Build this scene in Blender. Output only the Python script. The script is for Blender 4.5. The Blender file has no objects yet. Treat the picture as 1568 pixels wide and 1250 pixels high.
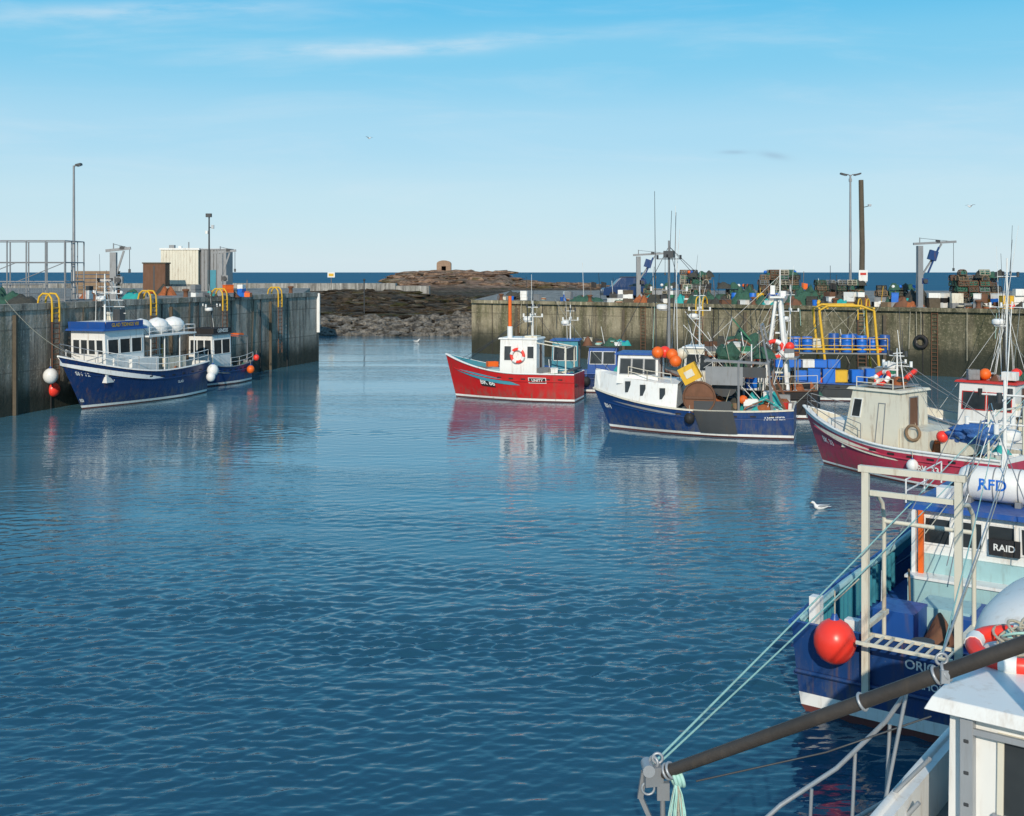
import bpy, math, random
import numpy as np
from mathutils import Vector, Matrix, noise
random.seed(7)
R=random.uniform
sc=bpy.context.scene
V=Vector
# ---------------------------------------------------------------- node helper
class NT:
    def __init__(s,nt): s.nt=nt
    def n(s,t,**k):
        x=s.nt.nodes.new(t)
        for a,b in k.items(): setattr(x,a,b)
        return x
    def l(s,a,b): s.nt.links.new(a,b)
    def m(s,op,a,b=None,c=None,clamp=False):
        x=s.n('ShaderNodeMath',operation=op,use_clamp=clamp)
        for i,q in enumerate((a,b,c)):
            if q is None: continue
            if isinstance(q,(int,float)): x.inputs[i].default_value=q
            else: s.l(q,x.inputs[i])
        return x.outputs[0]
    def mix(s,f,a,b,bt='MIX'):
        x=s.n('ShaderNodeMix',data_type='RGBA',blend_type=bt)
        for i,q in ((0,f),(6,a),(7,b)):
            if isinstance(q,(int,float)): x.inputs[i].default_value=q
            elif isinstance(q,(tuple,list)): x.inputs[i].default_value=(q[0],q[1],q[2],1)
            else: s.l(q,x.inputs[i])
        return x.outputs[2]
    def noise(s,vec,scale,detail=4,rough=.5,st=None,dist=0):
        if st:
            mp=s.n('ShaderNodeMapping'); mp.inputs['Scale'].default_value=st
            s.l(vec,mp.inputs['Vector']); vec=mp.outputs[0]
        x=s.n('ShaderNodeTexNoise'); x.inputs['Scale'].default_value=scale
        x.inputs['Detail'].default_value=detail; x.inputs['Roughness'].default_value=rough
        x.inputs['Distortion'].default_value=dist
        s.l(vec,x.inputs['Vector']); return x.outputs['Fac']
    def rng(s,v,a,b,c=0,d=1):
        x=s.n('ShaderNodeMapRange'); x.interpolation_type='SMOOTHSTEP'
        s.l(v,x.inputs[0])
        for i,q in enumerate((a,b,c,d)): x.inputs[i+1].default_value=q
        return x.outputs[0]
def newmat(name):
    m=bpy.data.materials.new(name); m.use_nodes=True
    t=NT(m.node_tree); return m,t,m.node_tree.nodes['Principled BSDF']
_c={}
def mat(name,col,rough=.5,metal=0,var=.15,scale=2.5,dirt=(.12,.09,.06),da=.35,bump=.0,spec=.5,wl=False):
    if name in _c: return _c[name]
    m,t,b=newmat(name)
    pos=t.n('ShaderNodeTexCoord').outputs['Object']
    n1=t.noise(pos,scale,3,.6)
    c=t.mix(n1,[min(1,x*(1-var)) for x in col],[min(1,x*(1+var)) for x in col])
    n2=t.noise(pos,1.6,4,.7,(3,3,.5))
    f=t.m('MULTIPLY',t.rng(n2,.5,.75),da)
    c=t.mix(f,c,dirt)
    if wl:   # scuffing and weed near the waterline, rust weeping
        sx=t.n('ShaderNodeSeparateXYZ'); t.l(pos,sx.inputs[0])
        n3=t.noise(pos,2.2,5,.75,(2,2,.6))
        c=t.mix(t.m('MULTIPLY',t.m('MULTIPLY',t.rng(sx.outputs[2],.25,1.1,1,0),t.rng(n3,.42,.62)),.5),c,(.14,.13,.1))
        c=t.mix(t.m('MULTIPLY',t.rng(t.noise(pos,1.1,5,.7,(4,4,.25)),.56,.7),.55),c,(.16,.08,.045))
        c=t.mix(t.m('MULTIPLY',t.rng(t.noise(pos,14,4,.7,(.6,1,2)),.6,.72),.22),c,(.3,.3,.3))
    t.l(c,b.inputs['Base Color'])
    t.l(t.rng(n2,.3,.8,rough*.85,min(1,rough*1.3+.05)),b.inputs['Roughness'])
    b.inputs['Metallic'].default_value=metal
    b.inputs['Specular IOR Level'].default_value=spec
    if bump:
        bp=t.n('ShaderNodeBump'); bp.inputs['Distance'].default_value=bump
        t.l(t.noise(pos,scale*6,4,.6),bp.inputs['Height']); t.l(bp.outputs[0],b.inputs['Normal'])
    _c[name]=m; return m
navy=mat('paint_navy',(.009,.033,.125),.3,da=.2,wl=True)
navy2=mat('paint_royal_navy',(.009,.045,.165),.35,da=.2,wl=True)
blue=mat('paint_blue',(.015,.08,.31),.4)
bblue=mat('plastic_blue',(.01,.15,.6),.45)
red=mat('paint_red',(.52,.013,.012),.35,da=.15,wl=True)
sred=mat('paint_signal_red',(.55,.03,.02),.45)
crim=mat('paint_crimson',(.48,.04,.08),.35,wl=True)
anti=mat('antifoul',(.12,.03,.025),.7)
white=mat('paint_white',(.8,.8,.77),.4,var=.05,dirt=(.35,.24,.14),da=.4)
hwhite=mat('hull_white',(.76,.76,.73),.4,var=.05,dirt=(.35,.24,.14),da=.3,wl=True)
cream=mat('paint_cream',(.7,.66,.54),.45,var=.06,dirt=(.28,.17,.09),da=.55)
teal=mat('paint_teal',(.04,.25,.33),.5)
lteal=mat('paint_pale_teal',(.34,.54,.55),.5)
turq=mat('net_turquoise',(.02,.36,.34),.8,bump=.03)
yellow=mat('paint_yellow',(.72,.42,.02),.5)
orange=mat('paint_orange',(.85,.14,.01),.5)
ored=mat('buoy_red',(.9,.05,.03),.35,var=.08,da=.15)
black=mat('rubber_black',(.015,.015,.017),.7)
grey=mat('steel_grey',(.25,.26,.27),.5,.2)
lgrey=mat('galvanised',(.4,.42,.44),.45,.4)
dgrey=mat('dark_steel',(.06,.065,.07),.55,.3)
boomm=mat('boom_weathered',(.05,.042,.036),.6,bump=.006,var=.4)
rust=mat('rust',(.17,.075,.04),.85,var=.4,bump=.01)
wood=mat('timber',(.26,.17,.1),.8,var=.35,bump=.01)
dwood=mat('old_timber',(.1,.08,.055),.9,var=.4,bump=.01)
deckm=mat('deck_grey',(.24,.26,.26),.8)
netg=mat('net_green',(.04,.12,.08),.9,var=.5,scale=8,bump=.05)
netd=mat('net_dark',(.06,.06,.05),.9,var=.5,scale=8,bump=.05)
neto=mat('net_orange',(.4,.12,.04),.9,var=.5,scale=8,bump=.05)
ropet=mat('rope_teal',(.4,.66,.58),.8,var=.2,scale=30)
ropec=mat('rope_cream',(.5,.46,.36),.85,var=.3,scale=20,bump=.01)
brown=mat('brown_panel',(.14,.065,.035),.7)
tarp=mat('tarp_blue',(.04,.14,.4),.6,bump=.05)
green=mat('paint_green',(.03,.2,.1),.6)
def glassm():
    m,t,b=newmat('window_glass'); pos=t.n('ShaderNodeTexCoord').outputs['Object']
    t.l(t.mix(t.noise(pos,2,3),(.008,.012,.016),(.06,.07,.075)),b.inputs['Base Color'])
    b.inputs['Roughness'].default_value=.06; return m
glass=glassm()
def netmat(name,a,c_):
    m,t,b=newmat(name); pos=t.n('ShaderNodeTexCoord').outputs['Object']
    t.l(t.mix(t.noise(pos,2,2),a,c_),b.inputs['Base Color'])
    t.l(t.m('GREATER_THAN',t.noise(pos,14,1,.6),.47),b.inputs['Alpha']); b.inputs['Roughness'].default_value=.9
    return m
cnet=netmat('creel_net',(.03,.035,.03),(.15,.14,.1)); cnet2=netmat('creel_net_green',(.02,.08,.06),(.06,.2,.13))
def wallmat(name,c1,c2,algae,tide,bands=0,grad=None):
    m,t,b=newmat(name); g=t.n('ShaderNodeNewGeometry'); pos=g.outputs['Position']
    sx=t.n('ShaderNodeSeparateXYZ'); t.l(pos,sx.inputs[0]); z=sx.outputs[2]
    c=t.mix(t.rng(t.noise(pos,.35,5,.65),.3,.7),c1,c2)
    if bands:
        bay=t.n('ShaderNodeTexWhiteNoise'); cc=t.n('ShaderNodeCombineXYZ')
        t.l(t.m('FLOOR',t.m('MULTIPLY',t.m('ADD',sx.outputs[1],t.m('MULTIPLY',sx.outputs[0],-1)),.16)),cc.inputs[0]); t.l(t.m('FLOOR',t.m('MULTIPLY',z,bands)),cc.inputs[1]); t.l(cc.outputs[0],bay.inputs['Vector'])
        c=t.mix(t.m('MULTIPLY',bay.outputs['Value'],.4),c,[x*.55 for x in c1])
    st=t.noise(pos,1.0,5,.7,(1.3,1.3,.12))
    c=t.mix(t.m('MULTIPLY',t.rng(st,.42,.64),.85),c,[x*.26 for x in c1])
    st2=t.noise(pos,.7,4,.7,(1,1,.25))
    c=t.mix(t.m('MULTIPLY',t.rng(st2,.48,.64),.65),c,algae)
    wt=t.noise(pos,1.4,4,.7,(1.5,1.5,.1))
    c=t.mix(t.m('MULTIPLY',t.m('MULTIPLY',t.rng(wt,.55,.66),t.rng(z,2.5,5.5)),.6),c,[min(1,x*1.5) for x in c2])
    if grad:
        gx=t.rng(t.m('ADD',sx.outputs[0],t.m('MULTIPLY',st2,14)),grad[0],grad[1],0,.8)
        c=t.mix(t.m('MULTIPLY',gx,t.rng(t.noise(pos,.9,4,.7,(1,1,.3)),.25,.6)),c,grad[2])
    sp=t.noise(pos,6,4,.8)
    c=t.mix(t.m('MULTIPLY',t.rng(sp,.5,.8),.5),c,[min(1,x*1.7) for x in c2])
    if bands:
        br=t.m('ABSOLUTE',t.m('SUBTRACT',t.m('FRACT',t.m('MULTIPLY',z,bands)),.5))
        c=t.mix(t.m('MULTIPLY',t.rng(br,.47,.5),.6),c,[x*.3 for x in c1])
    zz=t.m('ADD',z,t.m('MULTIPLY',t.noise(pos,.5,4,.7),2.0))
    c=t.mix(t.rng(zz,tide+.2,tide+2.1,.93,0),c,(.02,.024,.015))
    t.l(c,b.inputs['Base Color']); b.inputs['Roughness'].default_value=.85
    bp=t.n('ShaderNodeBump'); bp.inputs['Distance'].default_value=.08
    t.l(t.m('ADD',t.noise(pos,3,5,.7),t.m('MULTIPLY',st,.6)),bp.inputs['Height']); t.l(bp.outputs[0],b.inputs['Normal'])
    return m
wl_=wallmat('concrete_left',(.31,.28,.23),(.46,.42,.36),(.16,.15,.1),1.5,.42)
wr=wallmat('concrete_right',(.28,.235,.145),(.43,.37,.255),(.1,.1,.04),2.0,.5,(12,32,(.05,.053,.026)))
dk=wallmat('concrete_deck',(.22,.21,.19),(.34,.33,.3),(.13,.12,.1),-9)
bk=wallmat('concrete_breakwater',(.28,.27,.25),(.42,.41,.38),(.2,.2,.17),-9)
# ---------------------------------------------------------------- mesh builder
class B:
    def __init__(s): s.v=[];s.f=[];s.m=[];s.s=[];s.mats=[]
    def add(s,vs,fs,m,smooth=False):
        if m not in s.mats: s.mats.append(m)
        k=s.mats.index(m); o=len(s.v); s.v+= [tuple(x) for x in vs]
        for f in fs: s.f.append([o+i for i in f]); s.m.append(k); s.s.append(smooth)
    def box(s,c,d,m,rot=0,taper=1):
        M=rot if isinstance(rot,Matrix) else Matrix.Rotation(rot,3,'Z')
        vs=[]
        for z in (-.5,.5):
            k=taper if z>0 else 1
            for x,y in((-.5,-.5),(.5,-.5),(.5,.5),(-.5,.5)): vs.append(V(c)+M@V((x*d[0]*k,y*d[1]*k,z*d[2])))
        s.add(vs,[(3,2,1,0),(4,5,6,7),(0,1,5,4),(1,2,6,5),(2,3,7,6),(3,0,4,7)],m)
    def bx(s,x0,x1,y0,y1,z0,z1,m,**k): s.box(((x0+x1)/2,(y0+y1)/2,(z0+z1)/2),(x1-x0,y1-y0,z1-z0),m,**k)
    def beam(s,p0,p1,w,h,m):
        p0=V(p0);p1=V(p1);d=p1-p0;L=d.length;d.normalize()
        up=V((0,0,1)) if abs(d.z)<.95 else V((1,0,0))
        y=up.cross(d).normalized(); z=d.cross(y)
        M=Matrix((d,y,z)).transposed(); s.box((p0+p1)/2,(L,w,h),m,rot=M)
    def tube(s,pts,r,m,n=6,cap=True,closed=False,flat=1):
        pts=[V(p) for p in pts]; N=len(pts); rr=r if isinstance(r,(list,tuple)) else [r]*N
        vs=[];prev=None
        for i,p in enumerate(pts):
            a=pts[i-1] if (i>0 or closed) else p; c=pts[(i+1)%N] if (i<N-1 or closed) else p
            d=(c-a).normalized() if (c-a).length>1e-9 else V((0,0,1))
            if prev is None:
                up=V((0,0,1)) if abs(d.z)<.9 else V((1,0,0)); y=up.cross(d).normalized()
            else:
                y=(prev-d*prev.dot(d)); y=y.normalized() if y.length>1e-6 else V((1,0,0))
            prev=y; z=d.cross(y)
            for k in range(n):
                t=2*math.pi*k/n; vs.append(p+(y*math.cos(t)+z*math.sin(t)*flat)*rr[i])
        fs=[]
        for i in range(N if closed else N-1):
            j=(i+1)%N
            for k in range(n): fs.append((i*n+k,i*n+(k+1)%n,j*n+(k+1)%n,j*n+k))
        s.add(vs,fs,m,n>4)
        if cap and not closed:
            s.add(vs[:n],[tuple(range(n))[::-1]],m); s.add(vs[-n:],[tuple(range(n))],m)
    def cyl(s,p0,p1,r,m,r1=None,n=12): s.tube([p0,p1],[r,r if r1 is None else r1],m,n)
    def sph(s,c,r,m,sc3=(1,1,1),nu=14,nv=9,nz=0):
        vs=[];fs=[]
        for i in range(nv+1):
            a=math.pi*i/nv
            for k in range(nu):
                t=2*math.pi*k/nu; d=V((math.sin(a)*math.cos(t),math.sin(a)*math.sin(t),math.cos(a)))
                q=r*(1+(nz*noise.noise(d*1.7+V(c)) if nz else 0))
                vs.append((c[0]+d.x*q*sc3[0],c[1]+d.y*q*sc3[1],c[2]+d.z*q*sc3[2]))
        for i in range(nv):
            for k in range(nu): fs.append((i*nu+k,(i+1)*nu+k,(i+1)*nu+(k+1)%nu,i*nu+(k+1)%nu))
        s.add(vs,fs,m,True)
    def ring(s,c,Rr,r,m,ax=(0,0,1),n=20,k=8,m2=None):
        ax=V(ax).normalized(); u=ax.orthogonal().normalized(); w=ax.cross(u)
        P=[V(c)+(u*math.cos(2*math.pi*i/n)+w*math.sin(2*math.pi*i/n))*Rr for i in range(n)]
        s.tube(P,r,m,k,closed=True)
        if m2:
            for q in range(4):
                i=q*n//4; s.tube([P[i],P[(i+1)%n],P[(i+2)%n]],r*1.12,m2,k)
    def mound(s,c,rx,ry,h,m,n=18,rough=.35):
        vs=[];fs=[]; n=max(n,14)
        for i in range(n+1):
            for j in range(n+1):
                x=-1+2*i/n;y=-1+2*j/n; d=min(1,(x*x+y*y)**.5)
                q=V((x*rx+c[0],y*ry+c[1],c[2]))
                z=h*max(0,(1-d**3))*(.9+rough*noise.noise(q*2.2)*1.6)+rough*.6*h*noise.noise(q*5)*(1-d)+rough*.4*h*noise.noise(q*11)*(1-d)
                vs.append((q.x,q.y,c[2]+z-(.03 if d>=1 else 0)))
        for i in range(n):
            for j in range(n): a=i*(n+1)+j; fs.append((a,a+n+1,a+n+2,a+1))
        s.add(vs,fs,m,True)
    def crate(s,c,d,m,rot=0):
        M=Matrix.Rotation(rot,3,'Z'); x,y,z=d; t=.04
        for o,e in (((0,0,-z/2+t/2),(x,y,t)),((x/2-t/2,0,t/2),(t,y,z-t)),((-x/2+t/2,0,t/2),(t,y,z-t)),((0,y/2-t/2,t/2),(x-2*t,t,z-t)),((0,-y/2+t/2,t/2),(x-2*t,t,z-t))):
            s.box(V(c)+M@V(o),e,m,rot=rot)
        if random.random()<.4: s.box(V(c)+M@V((0,0,z/2-.02)),(x+.05,y+.05,.035),m,rot=rot)
    def barrel(s,c,r,h,m):
        x,y,z=c; s.tube([(x,y,z),(x,y,z+h*.05),(x,y,z+h*.33),(x,y,z+h*.36),(x,y,z+h*.39),(x,y,z+h*.64),(x,y,z+h*.67),(x,y,z+h*.7),(x,y,z+h*.95),(x,y,z+h)],[r*.93,r,r,r*1.06,r,r,r*1.06,r,r,r*.92],m,14)
    def text(s,st,size,M,m,fn=None):
        cu=bpy.data.curves.new('t','FONT'); cu.body=st; cu.size=size; cu.align_x='CENTER'; cu.align_y='CENTER'; cu.offset=size*.02
        ob=bpy.data.objects.new('t',cu); sc.collection.objects.link(ob); bpy.context.view_layer.update()
        me=ob.to_mesh(); vs=[v.co.copy() for v in me.vertices]; fs=[tuple(p.vertices) for p in me.polygons]
        ob.to_mesh_clear(); bpy.data.objects.remove(ob); bpy.data.curves.remove(cu)
        s.add([fn(v) if fn else M@v for v in vs],fs,m)
    def obj(s,name,loc=(0,0,0),rz=0,bevel=0):
        me=bpy.data.meshes.new(name); me.from_pydata(s.v,[],s.f)
        for m in s.mats: me.materials.append(m)
        me.polygons.foreach_set('material_index',s.m); me.polygons.foreach_set('use_smooth',s.s); me.update()
        o=bpy.data.objects.new(name,me); sc.collection.objects.link(o); o.location=loc; o.rotation_euler=(0,0,rz)
        if bevel:
            b=o.modifiers.new('bevel','BEVEL'); b.width=bevel; b.segments=1; b.limit_method='ANGLE'; b.angle_limit=math.radians(50)
        return o
    def place(s,name,stern,bow,bevel=0): return s.obj(name,(stern[0],stern[1],0),math.atan2(bow[1]-stern[1],bow[0]-stern[0]),bevel)
def rail(b,pts,h,m,r=.022,mid=1,sp=1.0):
    pts=[V(p) for p in pts]
    for k in range(mid+1): b.tube([p+V((0,0,h*(k+1)/(mid+1))) for p in pts],r,m,5)
    for a,c in zip(pts,pts[1:]):
        n=max(1,int((c-a).length/sp))
        for i in range(n+1):
            p=a.lerp(c,i/n); b.tube([p,p+V((0,0,h))],r,m,5)
def win(b,q,u0,u1,v0,v1,fr=white,fw=.04,g=None):
    q=[V(x) for x in q]; nn=(q[1]-q[0]).cross(q[3]-q[0]).normalized()
    P=lambda u,v,o:(q[0].lerp(q[1],u)).lerp(q[3].lerp(q[2],u),v)+nn*o
    b.add([P(u0,v0,.006),P(u1,v0,.006),P(u1,v1,.006),P(u0,v1,.006)],[(0,1,2,3)],g or glass)
    W=(q[1]-q[0]).length; H=(q[3]-q[0]).length; du=fw/W; dv=fw/H; o=.028
    I=[P(u0,v0,o),P(u1,v0,o),P(u1,v1,o),P(u0,v1,o)]; I0=[P(u0,v0,.004),P(u1,v0,.004),P(u1,v1,.004),P(u0,v1,.004)]
    O=[P(u0-du,v0-dv,o),P(u1+du,v0-dv,o),P(u1+du,v1+dv,o),P(u0-du,v1+dv,o)]; O0=[P(u0-du,v0-dv,0),P(u1+du,v0-dv,0),P(u1+du,v1+dv,0),P(u0-du,v1+dv,0)]
    fs=[]
    for i in range(4):
        j=(i+1)%4; fs+=[(8+i,8+j,j,i),(12+i,12+j,8+j,8+i),(i,j,4+j,4+i)]
    b.add(I+I0+O+O0,fs,fr)
def house(b,x0,x1,w,z0,z1,wall=white,roof=white,fs=.15,bs=.0,ws=.06,nf=3,ns=2,nb=0,wv=(.5,.86),over=.12,rt=.09,fr=white,yo=0,door=True):
    h=w/2
    b0=[V((x0,-h+yo,z0)),V((x1,-h+yo,z0)),V((x1,h+yo,z0)),V((x0,h+yo,z0))]
    t0=[V((x0+bs,-h+ws+yo,z1)),V((x1-fs,-h+ws+yo,z1)),V((x1-fs,h-ws+yo,z1)),V((x0+bs,h-ws+yo,z1))]
    Q={'s':(b0[0],b0[1],t0[1],t0[0]),'f':(b0[1],b0[2],t0[2],t0[1]),'p':(b0[2],b0[3],t0[3],t0[2]),'a':(b0[3],b0[0],t0[0],t0[3])}
    for k,q in Q.items(): b.add(q,[(0,1,2,3)],wall)
    def row(q,n):
        m=.07; g=.05; wd=(1-2*m-g*(n-1))/n
        for i in range(n): u=m+i*(wd+g); win(b,q,u,u+wd,wv[0],wv[1],fr)
    if nf: row(Q['f'],nf)
    if ns: row(Q['p'],ns); row(Q['s'],ns)
    if nb: row(Q['a'],nb)
    elif door: win(b,Q['a'],.36,.64,.06,.9,grey,.05,brown)
    rx0=x0+bs-over; rx1=x1-fs+over*1.8; hh=h-ws+over
    b.add([(rx0,-hh+yo,z1),(rx1,-hh+yo,z1),(rx1,hh+yo,z1),(rx0,hh+yo,z1),(rx0+.05,-hh+.05+yo,z1+rt),(rx1-.08,-hh+.05+yo,z1+rt),(rx1-.08,hh-.05+yo,z1+rt),(rx0+.05,hh-.05+yo,z1+rt)],
      [(3,2,1,0),(4,5,6,7),(0,1,5,4),(1,2,6,5),(2,3,7,6),(3,0,4,7)],roof)
    return Q
def mast(b,x,y,z0,z1,m=white,r=.06,cross=.7,radar=True,ants=3,stay=None):
    b.cyl((x,y,z0),(x,y,z1),r,m,r*.55,8)
    for k in range(2):
        z=z0+(z1-z0)*(.62+.25*k); c=cross*(1-.35*k)
        b.tube([(x,y-c,z),(x,y+c,z)],.025,m,5); b.tube([(x-c,y,z-.1),(x+c,y,z-.1)],.025,m,5)
        for s_ in(-1,1): b.cyl((x,y+s_*c,z-.05),(x,y+s_*c,z+.12),.05,black if k else white,n=6); b.cyl((x+s_*c,y,z-.12),(x+s_*c,y,z+.1),.06,dgrey if k else white,n=6)
    if radar:
        z=z0+(z1-z0)*.45; b.box((x+.25,y,z),(.5,.25,.06),m); b.tube([(x+.35,y,z+.03),(x+.35,y,z+.08),(x+.35,y,z+.24),(x+.35,y,z+.29)],[.2,.27,.27,.18],white,14)
    for i in range(ants):
        yy=y+R(-cross,cross); b.tube([(x+R(-.6,.6),yy,z0),(x+R(-.6,.6),yy+R(-.1,.1),z1+R(0,1.8))],[.022,.012],white if i%2 else dgrey,4)
    if stay:
        for p in stay: b.tube([(x,y,z1*.97),p],.014,dgrey,4)
class Hull:
    def __init__(s,b,L,Bm,zs,zm,zb,rake,mh,manti=anti,mboot=white,mrail=white,minner=white,mdeck=deckm,bul=.6,tw=.82,t0=.42,p=2.3,boot=.22,top=None,n=30,alow=.08):
        s.L=L;s.Bm=Bm;s.zs=zs;s.zm=zm;s.zb=zb;s.rake=rake;s.tw=tw;s.t0=t0;s.p=p;s.bul=bul
        K=7
        rows=[]
        def zl(t): return [-.45,alow,boot]+[boot+(s.sheer(t)-boot)*k/K for k in range(1,K+1)]
        st=[i/n for i in range(n+1)]; st=[1-(1-t)**1.25 for t in st]
        st[-1]=1
        for sd in (1,-1):
            rs=[]
            for t in st:
                r=[]
                for z in zl(t): r.append(s.S(t,z/s.sheer(t),sd))
                e=r[-1]; ins=V((.09-.22*t,-sd*min(.09,abs(e.y)),0))
                a=e+ins; r.append(V((a.x,a.y,e.z)))
                r.append(V((a.x,a.y,e.z-bul))); r.append(V((a.x,0,e.z-bul+.03)))
                rs.append(r)
            rows.append(rs)
        J=len(rows[0][0])
        ms=[manti,mboot]+[mh]*K+[mrail,minner,mdeck]
        if top: ms[1+K]=top
        for si,rs in enumerate(rows):
            for j in range(J-1):
                vs=[];fs=[]
                for r in rs: vs+=[r[j],r[j+1]]
                for i in range(len(rs)-1):
                    q=(2*i,2*i+2,2*i+3,2*i+1); fs.append(q if si else q[::-1])
                b.add(vs,fs,ms[j],True)
        for j in range(J-2):
            a,c=rows[0][0],rows[1][0]; b.add([a[j],c[j],c[j+1],a[j+1]],[(0,1,2,3)],ms[j])
        for sd in (1,-1):
            b.tube([s.S(t,1,sd)+V((0,sd*.02,-.02)) for t in st],.05,mrail,6)
            b.tube([s.S(t,.72,sd)+V((0,sd*.02,0)) for t in st[:-3]],.04,mh if mh!=mrail else grey,5)
        for k in range(6):
            t=.1+k*.09
            for sd in (1,-1):
                p=s.S(t,.8,sd); b.box((p.x,p.y+sd*.012,p.z),(.28,.03,.07),black)
    def sheer(s,t):
        return s.zm+(s.zs-s.zm)*max(0,(.4-t)/.4)**2+(s.zb-s.zm)*max(0,(t-.4)/.6)**1.8
    def half(s,t,v):
        st=s.tw+(1-s.tw)*math.sin(min(max(t,0)/.35,1)*math.pi/2)
        pd=1-max(0,(t-s.t0)/(1-s.t0))**s.p; tw0=s.t0-.15
        pw=.9*(1-max(0,(t-tw0)/(1-tw0))**1.5)
        k=max(0,min(1,v))**.7
        r=s.Bm/2*st*(pd*k+pw*(1-k))
        if v<0: r*=.8
        return max(0,r)
    def S(s,t,v,sd): return V((t*(s.L+s.rake*v),sd*s.half(t,v),v*s.sheer(t)))
    def text(s,b,st,t,v,size,m,sd=1,off=.04):
        x0=t*(s.L+s.rake*v)
        def fn(p):
            tt=(x0-sd*p.x)/(s.L+s.rake*v); vv=v+p.y/s.sheer(t)
            q=s.S(tt,vv,sd); q.y+=sd*off; return q
        b.text(st,size,None,m,fn)
def plate(H,b,t0,t1,v0,v1,m,off=.03):
    n=8;k=5; vs=[]
    for i in range(n+1):
        for j in range(k+1): q=H.S(t0+(t1-t0)*i/n,v0+(v1-v0)*j/k,1); q.y+=off; vs.append(q)
    b.add(vs,[(i*(k+1)+j,i*(k+1)+j+1,(i+1)*(k+1)+j+1,(i+1)*(k+1)+j) for i in range(n) for j in range(k)],m)
def fender(b,c,r,m): 
    b.sph(c,r,m,(1,1,1.08)); b.tube([(c[0],c[1],c[2]+r*.85),(c[0],c[1],c[2]+r*1.3)],[r*.3,r*.12],blue,8); b.tube([(c[0],c[1],c[2]+r),(c[0],c[1],c[2]+r*2.4)],.015,ropec,4)
MUTE=[netd,grey,brown,wood,netg,dgrey,bblue,white,cream,dwood,green,sred,orange,black,dwood,rust]
def clutter(b,x0,x1,y0,y1,z,n,big=1,cols=None,edge=None):
    cols=cols or MUTE
    for i in range(n):
        x=R(x0,x1);y=R(y0,y1);m=random.choice(cols);k=random.random()
        if edge: y+=edge*(x-x0)
        if k<.36: 
            r_=R(0,3)
            for q in range(random.choice([1,1,2,3])): b.crate((x,y,z+.17*big+q*.3*big),(.7*big,.42*big,.32*big),random.choice([m,m,white,grey]),r_+R(-.1,.1))
        elif k<.42: b.sph((x,y,z+.2*big),.2*big,random.choice([ored,orange,yellow,white]),nu=10,nv=7)
        elif k<.7: b.mound((x,y,z),R(.35,.8)*big,.4*big,R(.3,.6)*big,random.choice([netg,netd,neto,netd,netd,netg,turq,rust]),12,.6)
        elif k<.84:
            for q in range(4): b.ring((x+R(-.04,.04),y,z+.05+.06*q),R(.2,.3)*big,.04,random.choice([ropet,ropec,neto,netd]),n=12,k=5)
        elif k<.93: b.tube([(x,y,z),(x+R(-.3,.3),y,z+R(1,2.2)*big)],.025,random.choice([wood,white,dgrey,yellow]),5)
        else: b.tube([(x,y,z),(x,y,z+.4*big)],[.16*big,.19*big],m,10)
# ---------------------------------------------------------------- WATER
def watermat():
    m,t,b=newmat('water_surface'); g=t.n('ShaderNodeNewGeometry'); pos=g.outputs['Position']
    sx=t.n('ShaderNodeSeparateXYZ'); t.l(pos,sx.inputs[0]); y=sx.outputs[1]
    far=t.rng(y,190,300)
    patch=t.rng(t.noise(pos,.055,3,.6,(.45,1.9,1),.8),.36,.66,.35,1.7)
    h=t.m('ADD',t.m('MULTIPLY',t.noise(pos,1.3,1,.5,(.5,1.15,1),.3),.014),t.m('ADD',t.m('MULTIPLY',t.noise(pos,3.6,2,.5,(.5,1.25,1),.5),.012),t.m('MULTIPLY',t.noise(pos,10,2,.55,(.6,1.1,1)),.0036)))
    bp=t.n('ShaderNodeBump'); bp.inputs['Distance'].default_value=1.0
    t.l(t.m('MULTIPLY',h,patch),bp.inputs['Height'])
    c=t.mix(t.noise(pos,.04,2),(.008,.055,.1),(.015,.08,.13))
    sky_sheen=t.m('MULTIPLY',t.rng(t.m('ADD',y,t.m('MULTIPLY',t.noise(pos,.04,4,.6,(.5,1.5,1)),30)),36,64),t.rng(t.noise(pos,.05,4,.6,(.5,2,1)),.3,.65,.5,1))
    c=t.mix(sky_sheen,c,(.08,.215,.285))  # paler base colour past the near water, painted in as brighter sky reflection
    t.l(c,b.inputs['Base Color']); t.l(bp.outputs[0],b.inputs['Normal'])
    b.inputs['Roughness'].default_value=.035; b.inputs['IOR'].default_value=1.5
    d=t.n('ShaderNodeBsdfPrincipled'); d.inputs['Roughness'].default_value=.75; d.inputs['Specular IOR Level'].default_value=.15
    t.l(t.mix(t.noise(pos,.004,5,.7,(.4,2,1)),(.015,.09,.17),(.035,.16,.25)),d.inputs['Base Color'])
    mx=t.n('ShaderNodeMixShader'); t.l(far,mx.inputs[0]); t.l(b.outputs[0],mx.inputs[1]); t.l(d.outputs[0],mx.inputs[2])
    t.l(mx.outputs[0],m.node_tree.nodes['Material Output'].inputs[0]); return m
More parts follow.
